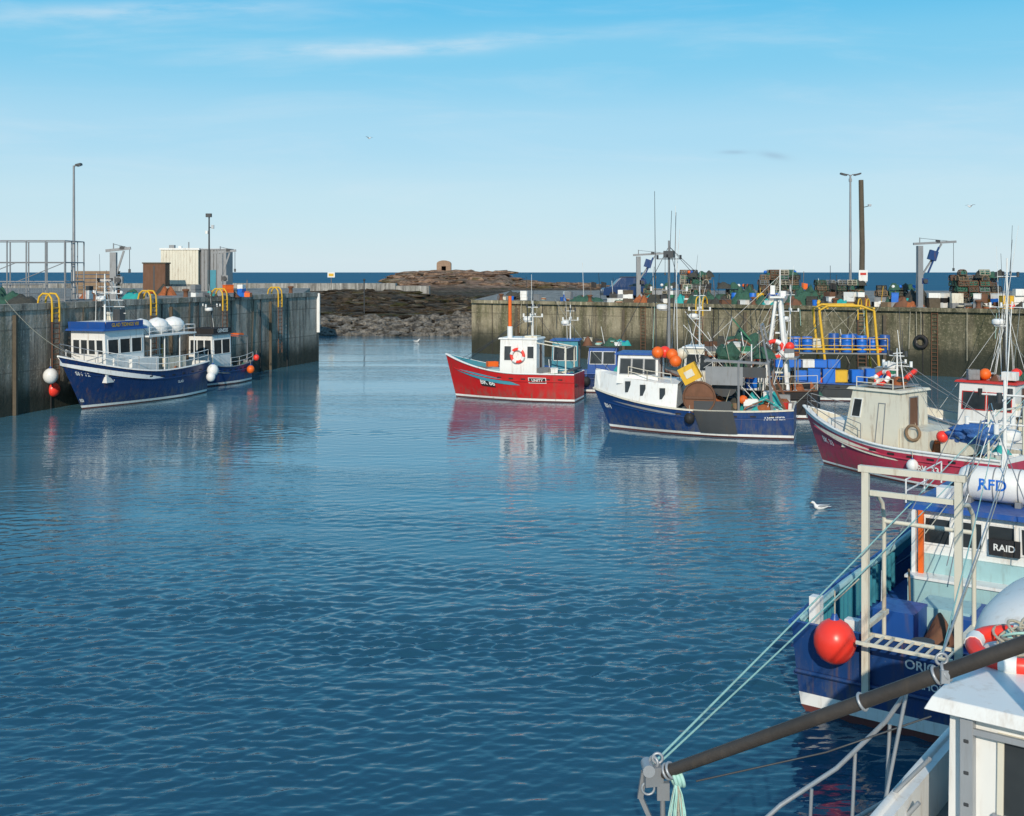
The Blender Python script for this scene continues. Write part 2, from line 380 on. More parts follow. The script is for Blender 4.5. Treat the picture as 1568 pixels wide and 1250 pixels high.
def build_water():
    rs=np.random.RandomState(5)
    NXw=940; Y0,Y1=12.5,66.0; NYw=800
    yy=Y0*(Y1/Y0)**(np.arange(NYw+1)/NYw); uu=np.linspace(-.74,.74,NXw+1)
    Yg=np.repeat(yy[:,None],NXw+1,1); Xg=Yg*uu[None,:]
    def lowf(sx_,sy_,n=7,seed=1):
        r=np.random.RandomState(seed); a=np.zeros_like(Xg)
        for i in range(n):
            f=r.uniform(.5,1.8); a+=np.sin(Xg*sx_*f*r.choice([-1,1])+Yg*sy_*f+r.uniform(0,6.3))
        return a/n**.5
    L1=lowf(.10,.33,7,1); L2=lowf(.5,1.1,9,2); L3=lowf(.06,.12,5,3)
    base=np.clip((43+L3*5-Yg)/20,0,1); base=base*base*(3-2*base)
    amp=.018+.15*base*np.clip(.8+.35*L1,.2,1.6)
    amp+=.07*np.clip(L1-.8,0,1)*(1-base)
    amp*=np.clip(1+.3*L2,.4,1.7)
    Z=np.zeros_like(Xg); N=72; sp=Yg*math.log(Y1/Y0)/NYw
    for i in range(N):
        lam=math.exp(rs.uniform(math.log(.17),math.log(1.05))); k=2*math.pi/lam
        th=rs.normal(math.radians(-80),math.radians(30)); kx,ky=k*math.cos(th),k*math.sin(th)
        s_=(1/N)**.5*1.41*(1.15 if lam<.6 else .7)
        w_=np.exp(-(sp*2.6/lam)**4)
        env=1+.7*np.sin(Xg*rs.uniform(-1.1,1.1)+Yg*rs.uniform(.4,1.5)+rs.uniform(0,6.3))
        ph=kx*Xg+ky*Yg+rs.uniform(0,6.3)
        Z+=(s_/k)*w_*env*(np.sin(ph)+.18*np.cos(2*ph))
    Z*=amp
    ed=np.minimum(1,np.minimum((np.arange(NYw+1)[:,None])/12.,(NYw-np.arange(NYw+1)[:,None])/60.))*np.minimum(1,np.minimum(np.arange(NXw+1)[None,:],NXw-np.arange(NXw+1)[None,:])/15.)
    Z*=np.clip(ed,0,1)
    co=np.stack([Xg,Yg,Z],-1).reshape(-1,3)
    a=(np.arange(NYw)[:,None]*(NXw+1)+np.arange(NXw)[None,:]).reshape(-1)
    q=np.stack([a,a+1,a+NXw+2,a+NXw+1],-1)
    n0=len(co); xl=lambda y:(-.74*y,.74*y)
    ext=[(-30000,-200,0),(30000,-200,0),(30000,30000,0),(-30000,30000,0),(xl(Y0)[0],Y0,0),(xl(Y0)[1],Y0,0),(xl(Y1)[1],Y1,0),(xl(Y1)[0],Y1,0)]
    co=np.concatenate([co,np.array(ext,float)]); 
    eq=np.array([[0,1,5,4],[1,2,6,5],[2,3,7,6],[3,0,4,7]])+n0
    q=np.concatenate([q,eq])
    me=bpy.data.meshes.new('water'); me.vertices.add(len(co)); me.vertices.foreach_set('co',co.astype(np.float32).ravel())
    me.loops.add(q.size); me.loops.foreach_set('vertex_index',q.astype(np.int32).ravel())
    me.polygons.add(len(q)); me.polygons.foreach_set('loop_start',np.arange(0,q.size,4,dtype=np.int32)); me.polygons.foreach_set('use_smooth',np.ones(len(q),bool))
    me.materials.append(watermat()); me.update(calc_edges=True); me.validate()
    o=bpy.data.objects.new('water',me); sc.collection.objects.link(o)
build_water()
# ---------------------------------------------------------------- WALLS
def prism(b,poly,z0,z1,ms,mt):
    n=len(poly); b.add([(x,y,z0) for x,y in poly]+[(x,y,z1) for x,y in poly],[(i,(i+1)%n,n+(i+1)%n,n+i) for i in range(n)],ms)
    b.add([(x,y,z1) for x,y in poly],[tuple(range(n))],mt)
A0=V((-36,32.2));A1=V((-17.4,100)); dirA=(A1-A0).normalized(); nA_=V((dirA.y,-dirA.x))
b=B(); prism(b,[tuple(A0),tuple(A1),(-19.5,104),(-24,132),(-110,132),(-110,32)],-2,6.1,wl_,dk)
def alongA(Y,o=0): p=A0+dirA*((Y-A0.y)/dirA.y)+nA_*o; return p
p,q=alongA(33,.04),alongA(99.9,.04); b.beam((p.x-.2,p.y,6.02),(q.x-.2,q.y,6.02),.5,.36,wl_)
for Y in (46,53,59,65,70.5,76,80.5,85,89.5,94):
    p=alongA(Y,.012); b.beam((p.x,p.y,-1),(p.x,p.y,5.8),.07,.07,black)
for Y in (62,77,91):
    p=alongA(Y,.1); b.beam((p.x,p.y,-.5),(p.x,p.y,5.6),.24,.2,dwood)
for Y in (56,67.5,79,88): 
    p=alongA(Y,.06); b.beam((p.x,p.y,1.2),(p.x+.1,p.y+.3,5.9),.05,.05,dwood)
p=alongA(99.75,.06); b.beam((p.x,p.y,2.6),(p.x,p.y,6.1),.3,.3,white)
b.obj('harbour_wall')
R0=V((-4,110));R1=V((56,70)); dirR=(R1-R0).normalized(); nR=V((dirR.y,-dirR.x))
b=B(); prism(b,[(56,70),(130,70),(130,165),(0,170),(-4,110)],-2,5.2,wr,dk)
b.beam((R0.x+.1,R0.y-.15,5.1),(R1.x,R1.y-.1,5.1),.5,.3,wr)
for k in range(24):
    p=R0+dirR*(2.5+k*2.9)+nR*.02
    if k%2==0: b.beam((p.x,p.y,-1),(p.x,p.y,4.9),.06,.06,black)
    elif k%4==1: p=R0+dirR*(2.5+k*2.9)+nR*.15; b.beam((p.x,p.y,-.5),(p.x,p.y,4.6),.24,.24,dwood)
for k in (5.5,19,31,44):
    p=R0+dirR*k+nR*.15
    for s_ in (-.22,.22): c=p+dirR*s_; b.tube([(c.x,c.y,0),(c.x,c.y,5.3)],.03,rust,5)
    for z in range(16): a=p+dirR*-.22;c=p+dirR*.22; b.tube([(a.x,a.y,.3+z*.3),(c.x,c.y,.3+z*.3)],.02,rust,4)
for i in range(34):
    p=R0+dirR*R(4,60)+nR*.3; z=R(.8,4); b.tube([(p.x-nR.x*.4,p.y-nR.y*.4,5.3),(p.x,p.y,5.2),(p.x+R(-.2,.2),p.y,z)],.02,random.choice([ropec,dgrey,ropet,netd]),4)
for k in (43,):
    p=R0+dirR*k+nR*.2; b.ring((p.x,p.y,2.6),.42,.15,black,ax=(nR.x,nR.y,0)); b.tube([(p.x,p.y,3.0),(p.x,p.y,5.2)],.02,ropec,4)
b.obj('harbour_wall')
b=B(); prism(b,[(-90,196),(-21,200),(-21,203),(-90,200)],2,6.0,bk,bk); prism(b,[(-20.95,200.5),(-15,201),(-15,203.5),(-20.95,203)],2,5.5,bk,bk); b.obj('breakwater')
# ---------------------------------------------------------------- FORESHORE
def sg(x): return 1/(1+math.exp(-max(-30,min(30,x))))
def terr(x,y):
    shore=142+7*noise.noise(V((x*.05,0,3)))+max(0,-x-22)*-.3
    d=y-shore
    z=-1.2+min(1,max(0,(d+6)/14))*3.0
    z+=min(1.5,.012*max(0,d))
    z+=2.3*sg((y-182)/5)*sg((212-y)/3)*sg((-14-x+2*noise.noise(V((x*.2,y*.1,9))))/2)
    if y>360: z-=(y-360)*.08
    band=sg((y-300)/7)*sg((370-y)/6)
    w=3*noise.noise(V((x*.08,y*.03,5)))
    z+=band*(1.9*sg((x+37+w)/2.5)*sg((32-x)/5)+2.3*sg((x+31+w)/1.5)*sg((0-x+w)/1.2)-1.2*sg((x-2)/4))
    z+=band*1.6*max(0,noise.noise(V((x*.16,y*.05,2))))
    n=noise.fractal(V((x*.09,y*.05,0)),1,2,5); z+=n*(.28+.35*band)
    st=.42; q=math.floor(z/st)*st; fr=(z-q)/st
    if d>9: z=(q+st*fr**4)*.75+z*.25
    z+=.14*noise.noise(V((x*.8,y*.6,1)))
    if x>45: z-=(x-45)*.1
    return z
m,t,bs=newmat('shore_rock'); pos=t.n('ShaderNodeNewGeometry').outputs['Position']
sx=t.n('ShaderNodeSeparateXYZ'); t.l(pos,sx.inputs[0])
zz=t.m('ADD',sx.outputs[2],t.m('MULTIPLY',t.noise(pos,.15,4,.7),2.4))
c=t.mix(t.rng(t.noise(pos,.6,5,.75),.3,.7),(.017,.014,.009),(.14,.1,.065))
c=t.mix(t.m('MULTIPLY',t.rng(zz,4.2,5.6),t.rng(sx.outputs[1],220,280)),c,t.mix(t.rng(t.noise(pos,.5,5,.7),.3,.7),(.13,.075,.05),(.44,.29,.2)))
c=t.mix(t.m('MULTIPLY',t.rng(t.noise(pos,.5,4,.7,(.15,2,4)),.52,.61),.8),c,(.022,.017,.012))
c=t.mix(t.m('MULTIPLY',t.rng(t.noise(pos,.25,4,.7,(.3,1.6,1)),.54,.62),.7),c,(.06,.062,.018))
c=t.mix(t.m('MULTIPLY',t.rng(t.noise(pos,.35,4,.7,(.2,2.4,3)),.57,.63),.7),c,(.3,.26,.2))
t.l(c,bs.inputs['Base Color']); bs.inputs['Roughness'].default_value=.9; bs.inputs['Specular IOR Level'].default_value=.2
bp=t.n('ShaderNodeBump'); bp.inputs['Distance'].default_value=.8; t.l(t.noise(pos,1.2,6,.75),bp.inputs['Height']); t.l(bp.outputs[0],bs.inputs['Normal'])
rockm=m
b=B(); vs=[];fs=[]; NX=300; NY=220; ys=[132+ (i/NY)**1.3*268 for i in range(NY+1)]
for y in ys:
    for i in range(NX+1): x=-100+i*170/NX; vs.append((x,y,terr(x,y)))
for j in range(NY):
    for i in range(NX): a=j*(NX+1)+i; fs.append((a,a+1,a+NX+2,a+NX+1))
b.add(vs,fs,rockm,False); b.obj('foreshore')
m,t,bs=newmat('boulder_stone'); pos=t.n('ShaderNodeNewGeometry').outputs['Position']
c=t.mix(t.rng(t.noise(pos,.9,3,.6),.3,.7),(.035,.032,.028),(.25,.225,.19)); c=t.mix(t.m('MULTIPLY',t.rng(t.noise(pos,4,4,.7),.45,.65),.7),c,(.025,.025,.02))
t.l(c,bs.inputs['Base Color']); bs.inputs['Roughness'].default_value=.9
b=B()
for i in range(800):
    x=R(-30,4); y=R(138.5,150); y+=max(0,-x-22)*-.3
    r=R(.25,.62)*(1.4 if random.random()<.15 else 1); z=max(-.1,terr(x,y))
    b.sph((x,y,z+r*.2),r,m,(R(.8,1.6),R(.7,1.2),R(.45,.8)),7,5,nz=.7)
o=b.obj('shore_boulders')
for p in o.data.polygons: p.use_smooth=False
b=B()
for i in range(750):   # weed-covered slabs on the tidal flat and the reef crest
    if i<560: x=R(-34,6); y=R(150,235); r=R(.3,1.0)
    else: x=R(-38,30); y=R(295,350); r=R(.7,2.0)
    b.sph((x,y,terr(x,y)+r*.05),r,rockm,(R(1.2,2.6),R(.8,1.3),R(.3,.5)),7,5,nz=.8)
o=b.obj('tidal_rocks')
for p in o.data.polygons: p.use_smooth=False
stone=mat('old_brick',(.33,.22,.15),.9,var=.4,bump=.05)
b=B()
def hut(b,cx,cy,z,w,h):
    for sx_ in (-1,1): b.bx(cx+sx_*w*.33-w*.17,cx+sx_*w*.33+w*.17,cy-w*.5,cy+w*.5,z-1,z+h*.72,stone)
    b.bx(cx-w*.16,cx+w*.16,cy+w*.3,cy+w*.49,z-1,z+h*.72,black)
    b.bx(cx-w*.16,cx+w*.16,cy-w*.498,cy+w*.29,z+h*.5,z+h*.72,stone)
    P=[(cx+w*.5*math.cos(a),z+h*.72+h*.28*math.sin(a)) for a in [math.pi*i/10 for i in range(11)]]
    vs=[(x,cy-w*.5,zz) for x,zz in P]+[(x,cy+w*.5,zz) for x,zz in P]
    b.add(vs,[(i,i+1,12+i,11+i)[::-1] for i in range(10)]+[tuple(range(11)),tuple(range(21,10,-1))],stone)
    b.bx(cx-w*.72,cx+w*.72,cy-w*.65,cy+w*.6,z-2.5,z+.15,stone)
hut(b,-20.3,332,8.0,4.2,3.5); b.obj('stone_hut')
# ---------------------------------------------------------------- QUAY FURNITURE
DL=6.1;DR=5.2
def lamp(loc,h,heads,r=.11):
    b=B(); b.tube([(0,0,0),(0,0,.9),(0,0,1.0),(0,0,h)],[r*1.5,r*1.5,r,r*.6],grey,10); b.box((0,0,.02),(.5,.5,.04),grey)
    for k in range(heads):
        s_=1 if k==0 else -1; q=.55 if heads==1 else 1
        b.tube([(0,0,h-.1),(s_*.2*q,0,h+.03),(s_*.5*q,0,h+.05)],.05,grey,6)
        b.box((s_*.65*q,-.05,h+.05),(.65*q,.38,.14),dgrey,rot=Matrix.Rotation(-.25*s_,3,'Y')); b.box((s_*.67*q,-.05,h-.035),(.45*q,.28,.03),lgrey,rot=Matrix.Rotation(-.25*s_,3,'Y'))
    if heads==2: b.box((0,0,h-.5),(.25,.2,.3),grey)
    b.obj('street_lamp',loc)
lamp((-29.6,75,DL),9.1,1); lamp((32,105,DR),12.0,2,.14)
b=B(); b.tube([(0,0,0),(0.05,0,5),(-.05,0,10.6)],[.24,.22,.2],dwood,10); b.box((.05,-.26,2.5),(.75,.04,.95),white); b.box((.05,-.285,2.65),(.5,.01,.2),sred)
b.tube([(.2,0,8.3),(.6,-.1,8.4)],.03,dgrey,5); b.box((.65,-.1,8.45),(.25,.2,.18),lgrey); b.obj('timber_post',(29.6,94,DR))
def davit(loc,h,arm,rz,blueb=False,bm=blue):
    b=B(); b.bx(-.2,.2,-.2,.2,0,h*.97,grey); b.box((0,0,.04),(.8,.8,.08),grey)
    b.beam((-.5,0,h),(arm,0,h+.18),.16,.18,grey); b.beam((.15,0,h*.5),(arm*.6,0,h),.1,.12,grey)
    b.tube([(arm*.93,0,h+.1),(arm*.93,0,h*.62)],.02,dgrey,4); b.box((arm*.93,0,h*.6),(.14,.1,.24),dgrey)
    b.box((.35,0,h*.42),(.5,.4,.45),bm if blueb else grey); b.cyl((.35,-.35,h*.42),(.35,.35,h*.42),.17,dgrey)
    if blueb: b.box((arm*.33,-.2,h*.82),(.65,.3,.75),bm,rot=Matrix.Rotation(.3,3,'Y')); b.beam((arm*.2,-.2,h*.55),(arm*.5,-.2,h*.95),.1,.12,bm)
    b.tube([(0,0,h),(0,0,h+.5)],.04,grey,5); b.tube([(0,0,h+.45),(arm*.9,0,h+.2)],.015,dgrey,4); b.box((arm*.5,0,h+.2),(.3,.2,.2),dgrey)
    b.obj('quay_crane',loc,rz)
davit((-26.2,73,DL),3.3,1.1,.1); davit((-22.6,86,DL),3.4,1.2,.1)
davit((11.9,104.5,DR),4.4,2.7,0.0,True,navy2); davit((31.8,86.6,DR),5.0,2.9,0.05,True,navy2)
b=B()
for z in (0.1,1.3,2.55,3.95): 
    for y in (0,3.2): b.tube([(0,y,z),(6.2,y,z)],.035,grey,5)
    for x in (0,6.2): b.tube([(x,0,z),(x,3.2,z)],.035,grey,5)
for i in range(6):
    for y in (0,3.2): b.tube([(i*6.2/5,y,0),(i*6.2/5,y,3.95)],.05,grey,5)
for y in (1.1,2.1): b.tube([(6.2,y,0),(6.2,y,3.95)],.04,grey,5)
for i in range(40): b.tube([(i*.155,0,.1),(i*.155,0,1.3)],.012,grey,4)
for i in range(2): b.tube([(i*3.1,0,1.3),(i*3.1+3.1,0,2.55)],.03,grey,5)
b.obj('steel_cage_fence',(-35,71.5,DL-.02))
b=B()
for k in range(7):
    z=k*.29
    for j in range(6): b.bx(0,3.0+.1*(k%2),j*.3,j*.3+.22,z+.2,z+.245,wood)
    for j in (0,.75,1.5): b.bx(0,3.0,j,j+.1,z,z+.197,wood)
    b.bx(.2,2.8,.12,.74,z+.03,z+.17,dwood)
b.obj('timber_stack',(-33.4,84.5,DL))
b=B()
b.bx(-.1,3.8,0,3,0,.7,bk)
for k in range(13): b.bx(.02+k*.285,.02+k*.285+.265,-.03,.01,.7,4.1,cream)
b.bx(0,3.72,.01,3,.7,4.1,cream); b.bx(-.1,3.85,-.12,3.1,4.1,4.28,white)
b.bx(.7,1.2,.4,.9,4.28,4.6,grey); b.bx(1.6,1.9,.5,.8,4.28,4.5,white); b.cyl((2.6,.6,4.28),(2.6,.6,4.9),.06,grey)
b.bx(3.86,6.4,.3,2.9,0,4.15,grey)
for k in range(8): b.bx(3.9+k*.31,3.93+k*.31,.26,.3,0.1,4.1,dgrey)
b.bx(3.86,6.5,.2,3,4.15,4.25,lgrey); b.bx(4.6,5.4,.24,.3,.1,2.1,teal)
b.obj('quay_shed',(-34.8,110,DL))
b=B(); b.bx(0,2.1,0,1.4,0,2.7,brown); b.bx(-.08,2.18,-.08,1.48,2.7,2.82,dwood); b.bx(.1,1.0,-.03,0,.2,2.5,brown); b.bx(1.1,2.0,-.03,0,.2,2.5,brown); b.bx(.98,1.12,-.05,0,.2,2.5,dgrey); b.bx(2.3,5,-.5,.1,.1,.55,bk); b.obj('storage_cabinet',(-34.9,105,DL))
b=B(); b.cyl((0,0,0),(0,0,6.6),.09,dgrey,.06); b.box((0,-.1,6.6),(.45,.3,.3),dgrey); b.tube([(0,0,5.6),(.3,0,5.6)],.03,dgrey,5); b.box((.3,0,5.65),(.2,.2,.3),lgrey); b.box((-.2,0,5.2),(.2,.2,.25),white); b.obj('camera_mast',(-25.1,92,DL))
def hoops(p,rz):
    b=B()
    for s_ in (-.32,.32): b.tube([(s_,-.14,-1.0),(s_,-.14,-.1),(s_,-.1,.35),(s_,.1,.62),(s_,.5,.65),(s_,.75,.45),(s_,.85,0)],.06,yellow,7)
    for k in range(15): b.tube([(-.32,-.14,-4.4+k*.3),(.32,-.14,-4.4+k*.3)],.03,yellow if k>12 else rust,5)
    for s_ in (-.32,.32): b.tube([(s_,-.14,-4.8),(s_,-.14,-1.0)],.035,rust,6)
    b.obj('quay_ladder',p,rz)
for Y in (65.1,74.7,83.7,92.3): p=alongA(Y,.12); hoops((p.x,p.y,DL),math.atan2(dirA.y,dirA.x))
for k in (24.5,38.5): p=R0+dirR*k+nR*.15; hoops((p.x,p.y,DR),math.atan2(dirR.y,dirR.x))
def bollard(p):
    b=B(); b.tube([(0,0,0),(0,0,.08),(0,0,.12),(0,0,.5),(0,0,.56),(0,0,.66),(0,0,.7)],[.3,.3,.17,.16,.26,.26,.12],rust,12); b.obj('bollard',p)
for Y in (61,70,80,96): p=alongA(Y,-.7); bollard((p.x,p.y,DL))
for k in (3,13,29,36,47): p=R0+dirR*k-nR*.8; bollard((p.x,p.y,DR))
b=B(); b.mound((0,0,0),2.0,1.2,.75,netg,24,.6); b.mound((1.9,-.5,0),1.0,.8,.5,netd,14); b.obj('net_pile',(-31.2,67,DL))
b=B(); clutter(b,0,5,0,2,0,14); b.obj('fishing_gear',(-31,77.5,DL))
b=B(); clutter(b,0,5,0,2,0,12,cols=[bblue,orange,white,grey]); b.obj('fishing_gear',(-24.8,84.5,DL))
b=B(); clutter(b,0,6,0,2,0,14); b.obj('fishing_gear',(-34,89,DL))
rl=B(); rail(rl,[(0,0,0),(7,9,0)],1.1,grey,.03,1,1.5); rl.obj('guard_railing',(-37,62,DL))
b=B(); b.tube([(0,0,0),(0,0,1.3)],.05,wood,6); b.box((0,-.06,1.5),(1.3,.04,.9),white); b.box((0,-.085,1.5),(.9,.01,.5),yellow); b.obj('notice_board',(-32.5,199.6,6.0))
b=B(); b.cyl((0,0,0),(0,0,5.2),.09,dgrey); b.sph((0,0,5.3),.18,dgrey); b.obj('beacon_post',(-21.3,160,1.6))
def car():
    b=B(); pm=mat('car_paint',(.012,.04,.12),.25)
    prof=[(0,.45),(.02,.9),(.1,1.05),(.9,1.15),(1.6,1.85),(1.9,1.95),(3.9,1.95),(4.25,1.8),(4.5,1.15),(4.6,.9),(4.6,.45)]
    w=.9; vs=[]
    for sd in (-1,1):
        for x,z in prof: vs.append((x,sd*(w if z<1.2 else w-.16),z))
    n=len(prof); fs=[tuple(range(n)),tuple(range(2*n-1,n-1,-1))]+[(i,n+i,n+(i+1)%n,(i+1)%n)[::-1] for i in range(n)]
    b.add(vs,fs,pm)
    for sd in (-1,1):
        for a,c in ((1.35,2.4),(2.5,3.35),(3.45,4.2)):
            b.add([(a,sd*(w-.02),1.2),(c,sd*(w-.02),1.2),(c-.05,sd*(w-.14),1.78),(a+(.4 if a<1.5 else .05),sd*(w-.14),1.78)],[(0,1,2,3)],glass)
        for x in (.95,3.7): b.cyl((x,sd*(w-.2),.38),(x,sd*(w+.03),.38),.38,black,n=18); b.cyl((x,sd*(w+.0),.38),(x,sd*(w+.045),.38),.2,lgrey,n=12)
        b.box((.03,sd*.65,.85),(.06,.35,.16),white)
    b.add([(.95,-.68,1.22),(.95,.68,1.22),(1.55,.62,1.8),(1.55,-.62,1.8)],[(0,1,2,3)],glass)
    b.box((-.03,0,.55),(.12,1.7,.22),dgrey); b.bx(1.9,3.9,-.6,-.55,1.97,2.05,dgrey); b.bx(1.9,3.9,.55,.6,1.97,2.05,dgrey)
    o=b.obj('parked_car',(9.0,111,DR),.08,.03); o.scale=(1.0,1.0,1.15)
car()
def creel(b,c,rz,col,net):
    M=Matrix.Rotation(rz,3,'Z'); L,W,H=.75,.5,.42
    arch=[(-W/2,0),(-W/2,H*.5),(-W/3,H*.85),(0,H),(W/3,H*.85),(W/2,H*.5),(W/2,0)]
    T=lambda x,y,z: V(c)+M@V((x,y,z))
    for i in range(3): x=-L/2+i*L/2; b.tube([T(x,y,z) for y,z in arch],.03,col,4)
    for y,z in arch[::1]: b.tube([T(-L/2,y,z),T(L/2,y,z)],.018,col,3,cap=False)
    vs=[T(-L/2+.01,y*.97,z*.97) for y,z in arch]+[T(L/2-.01,y*.97,z*.97) for y,z in arch]
    b.add(vs,[(i,i+1,8+i,7+i) for i in range(6)]+[tuple(range(7)),tuple(range(13,6,-1))],net)
    b.box(T(0,0,.03),(L,W,.04),dwood,rot=rz)
def stack(loc,nx,ny,nz,col=(grey,netg,rust,black,wood,ropec)):
    b=B()
    for i in range(nx):
        for j in range(ny):
            hh=nz-random.choice([0,0,1,2])-(1 if i in(0,nx-1) and random.random()<.5 else 0)
            for k in range(max(1,hh)): creel(b,(i*.84+R(-.1,.1),j*.62+R(-.06,.06),k*.43),R(-.18,.18)+(1.57 if random.random()<.12 else 0),random.choice(col),random.choice([cnet,cnet,cnet2]))
    for q in range(nx): b.sph((R(0,nx*.8),R(-.1,ny*.5),nz*.4),.15,random.choice([orange,bblue,white]),nu=8,nv=6)
    for q in range(3): b.mound((R(0,nx*.8),.2,nz*.34),.5,.4,.5,random.choice([netg,netd,netd]),9)
    b.obj('lobster_pot_stack',loc)
stack((15.6,99.2,DR),3,3,7); stack((18.6,98.0,DR),4,2,4); stack((21.8,95.6,DR),4,3,7); stack((26.0,93.3,DR),5,2,5); stack((35.0,86.3,DR),4,3,7)
stack((30.4,91.0,DR),4,2,4); stack((-1,112,DR),3,2,1); stack((39,83,DR),5,3,5); stack((12.5,102,DR),3,2,4)
for k in range(15,62,6):
    b=B(); clutter(b,0,5.6,-.5,.9,0,20,1.25); p=R0+dirR*k-nR*1.3; b.obj('fishing_gear',(p.x,p.y,DR),math.atan2(dirR.y,dirR.x))
def gear(loc,L,n,cols=None,big=1):
    b=B(); clutter(b,0,L,-.8,.8,0,n,big,cols); b.obj('fishing_gear',loc)
gear((-1,111,DR),5,7); gear((4.5,107.5,DR),4,12,[bblue,blue,netg,grey],1.0)
gear((34.5,85.5,DR),8,24,[sred,yellow,bblue,white,green,orange,white,grey],1.1); gear((36,87.5,DR),9,22,[sred,yellow,bblue,white,green,grey,white],1.5)
b=B()
for i,(mm) in enumerate([yellow,white,sred,bblue,bblue,green,white,sred,yellow]): 
    for k in range(2+i%3): b.crate((i*.95,R(0,.3),.28+k*.5),(.85,.6,.5),random.choice([mm,mm,white]),R(-.1,.1))
b.obj('fish_boxes',(37.2,83.4,DR))
b=B()
for i in range(6): b.barrel((i*.8+R(-.1,.1),R(-.2,.2),0),.34,1.0,random.choice([bblue,blue,bblue,yellow]))
b.obj('plastic_barrels',(19.5,97.0,DR),-.58)
for (x,y,a,c2,h) in ((17.2,98.2,2,1,.9),(20.5,96.6,1.6,1,1.3),(25,93.6,2.2,1,1.3),(28,92,1.5,1,.9),(7,106,1.6,1,.5),(32.5,88.5,1.7,1,1.2)):
    b=B(); b.mound((0,0,0),a,c2,h,random.choice([netg,netd,netd]),22,.6); b.mound((a*.6,-.2,0),a*.5,.6,h*.7,random.choice([neto,netg,netd]),12); b.obj('net_pile',(x,y,DR))
b=B()
for i in range(22):
    x=R(-8,24); y=R(-.5,.5)-x*.66; b.tube([(x,y,0),(x+R(-.25,.25),y,R(1.6,3.8))],.022,random.choice([wood,white,dgrey]),4)
    if i%4==1: b.add([(x,y-.03,1.9),(x+.5,y-.03,1.8),(x+.45,y-.03,1.3),(x,y-.03,1.4)],[(0,1,2,3)],random.choice([black,orange,black]))
b.obj('marker_poles',(14,101,DR))
# ---------------------------------------------------------------- BOATS
b=B(); H=Hull(b,10.2,4.4,2.1,1.95,3.25,2.0,navy,minner=white,bul=.55)
house(b,6.1,9.6,2.5,1.5,4.55,white,blue,fs=-.12,bs=.0,nf=4,ns=3,wv=(.55,.82),over=.18,rt=.12)
b.bx(6.3,9.5,-1.15,1.15,4.68,5.0,yellow); b.bx(6.2,9.4,-1.2,1.2,5.0,5.06,white)
b.box((9.8,0,4.87),(.08,2.6,.42),blue,rot=Matrix.Rotation(.15,3,'Y')); b.box((8,1.28,4.87),(3.4,.06,.42),blue)
TP=Matrix.Rotation(math.pi,4,'Z')@Matrix.Rotation(math.pi/2,4,'X')
b.text('GLAD TIDINGS VIII',.3,Matrix.Translation((8,1.325,4.87))@TP,yellow)
b.bx(5.0,7.6,-1.5,1.5,1.5,2.75,white); b.bx(7.6,9.0,-1.3,1.3,1.6,2.9,white)
b.bx(.9,5.9,-1.45,1.45,3.98,4.08,white)
for x in (1.0,2.6,4.2,5.6):
    for y in (-1.35,1.35): b.tube([(x,y,1.3),(x,y,4.0)],.04,white,6)
rail(b,[(1,-1.4,4.08),(1,1.4,4.08),(5.8,1.4,4.08)],.5,white,.02)
for x in (5.2,3.5,1.8): b.tube([(x,.3,4.1),(x,.3,4.25),(x,.3,4.5),(x,.3,4.75),(x,.3,4.98),(x,.3,5.1)],[.3,.55,.7,.67,.44,.06],white,18)
b.bx(1.2,3.4,-.8,.8,1.4,2.5,cream); clutter(b,.8,4.5,-1.2,1.2,1.45,14)
for sd in (1,-1): rail(b,[H.S(t,1,sd)+V((0,-sd*.05,0)) for t in (.0,.12,.25,.4,.5,.62,.74,.84)],.75,white,.022)
rail(b,[H.S(t,1,1)*1.0 for t in (.84,.9,.96,.995)]+[H.S(t,1,-1) for t in (.96,.9,.84)],.7,lgrey,.02)
mast(b,8.2,0,5.0,7.9,white,.07,.8,stay=[(5.6,1.2,4.1),(5.6,-1.2,4.1)]); b.box((7.4,.4,5.4),(.5,.5,.7),dgrey); b.box((6.8,-.6,5.3),(.4,.4,.5),cream)
for y in (-.45,.45): b.tube([(7.0,y,5),(7.9,y*.6,7.6)],.035,white,5)
for z in (5.5,5.9,6.3,6.7,7.1): b.tube([(7.25+(z-5.4)*.3,-.8,z),(7.25+(z-5.4)*.3,.8,z)],.025,white,4)
fender(b,(11.3,-1.3,2.0),.42,white); fender(b,(10.4,-1.9,1.1),.4,ored); fender(b,(.3,2.3,1.5),.38,white); fender(b,(.6,2.35,1.1),.3,white)
H.text(b,'SH 12',.93,.7,.3,white); H.text(b,'GLAD',.32,.55,.22,white); H.text(b,'III',.985,.16,.28,white)
b.place('fishing_boat',(-21.9,74.5),(-25.1,64.8),.012)
# B
b=B(); H=Hull(b,6.6,2.9,1.5,1.3,2.1,.9,navy2,minner=grey,mrail=grey,bul=.5)
house(b,2.6,4.9,2.0,.9,3.6,white,dgrey,fs=-.05,nf=3,ns=2); b.bx(2.6,4.9,-1,1,3.7,4.05,black)
b.text('GENESIS',.36,Matrix.Translation((3.75,1.02,3.87))@TP,white)
mast(b,3.6,0,4.05,6.6,dgrey,.06,.7,stay=[(.2,0,3.4)])
for y in(-.9,.9): b.tube([(.3,y,1),(.3,y,3.3),(2.6,y,3.5)],.05,grey,6)
b.tube([(.3,-.9,3.3),(.3,.9,3.3)],.05,grey,6); b.bx(0.3,1.0,-.6,.6,3.3,3.5,orange); clutter(b,.3,2.4,-1,1,.95,20); fender(b,(1,1.6,.9),.28,orange); fender(b,(.2,1.6,1.7),.22,ored)
rail(b,[H.S(t,1,1) for t in (0,.15,.3,.45)],.6,white,.02)
b.place('fishing_boat',(-20.3,82.5),(-22.3,76.3),.012)
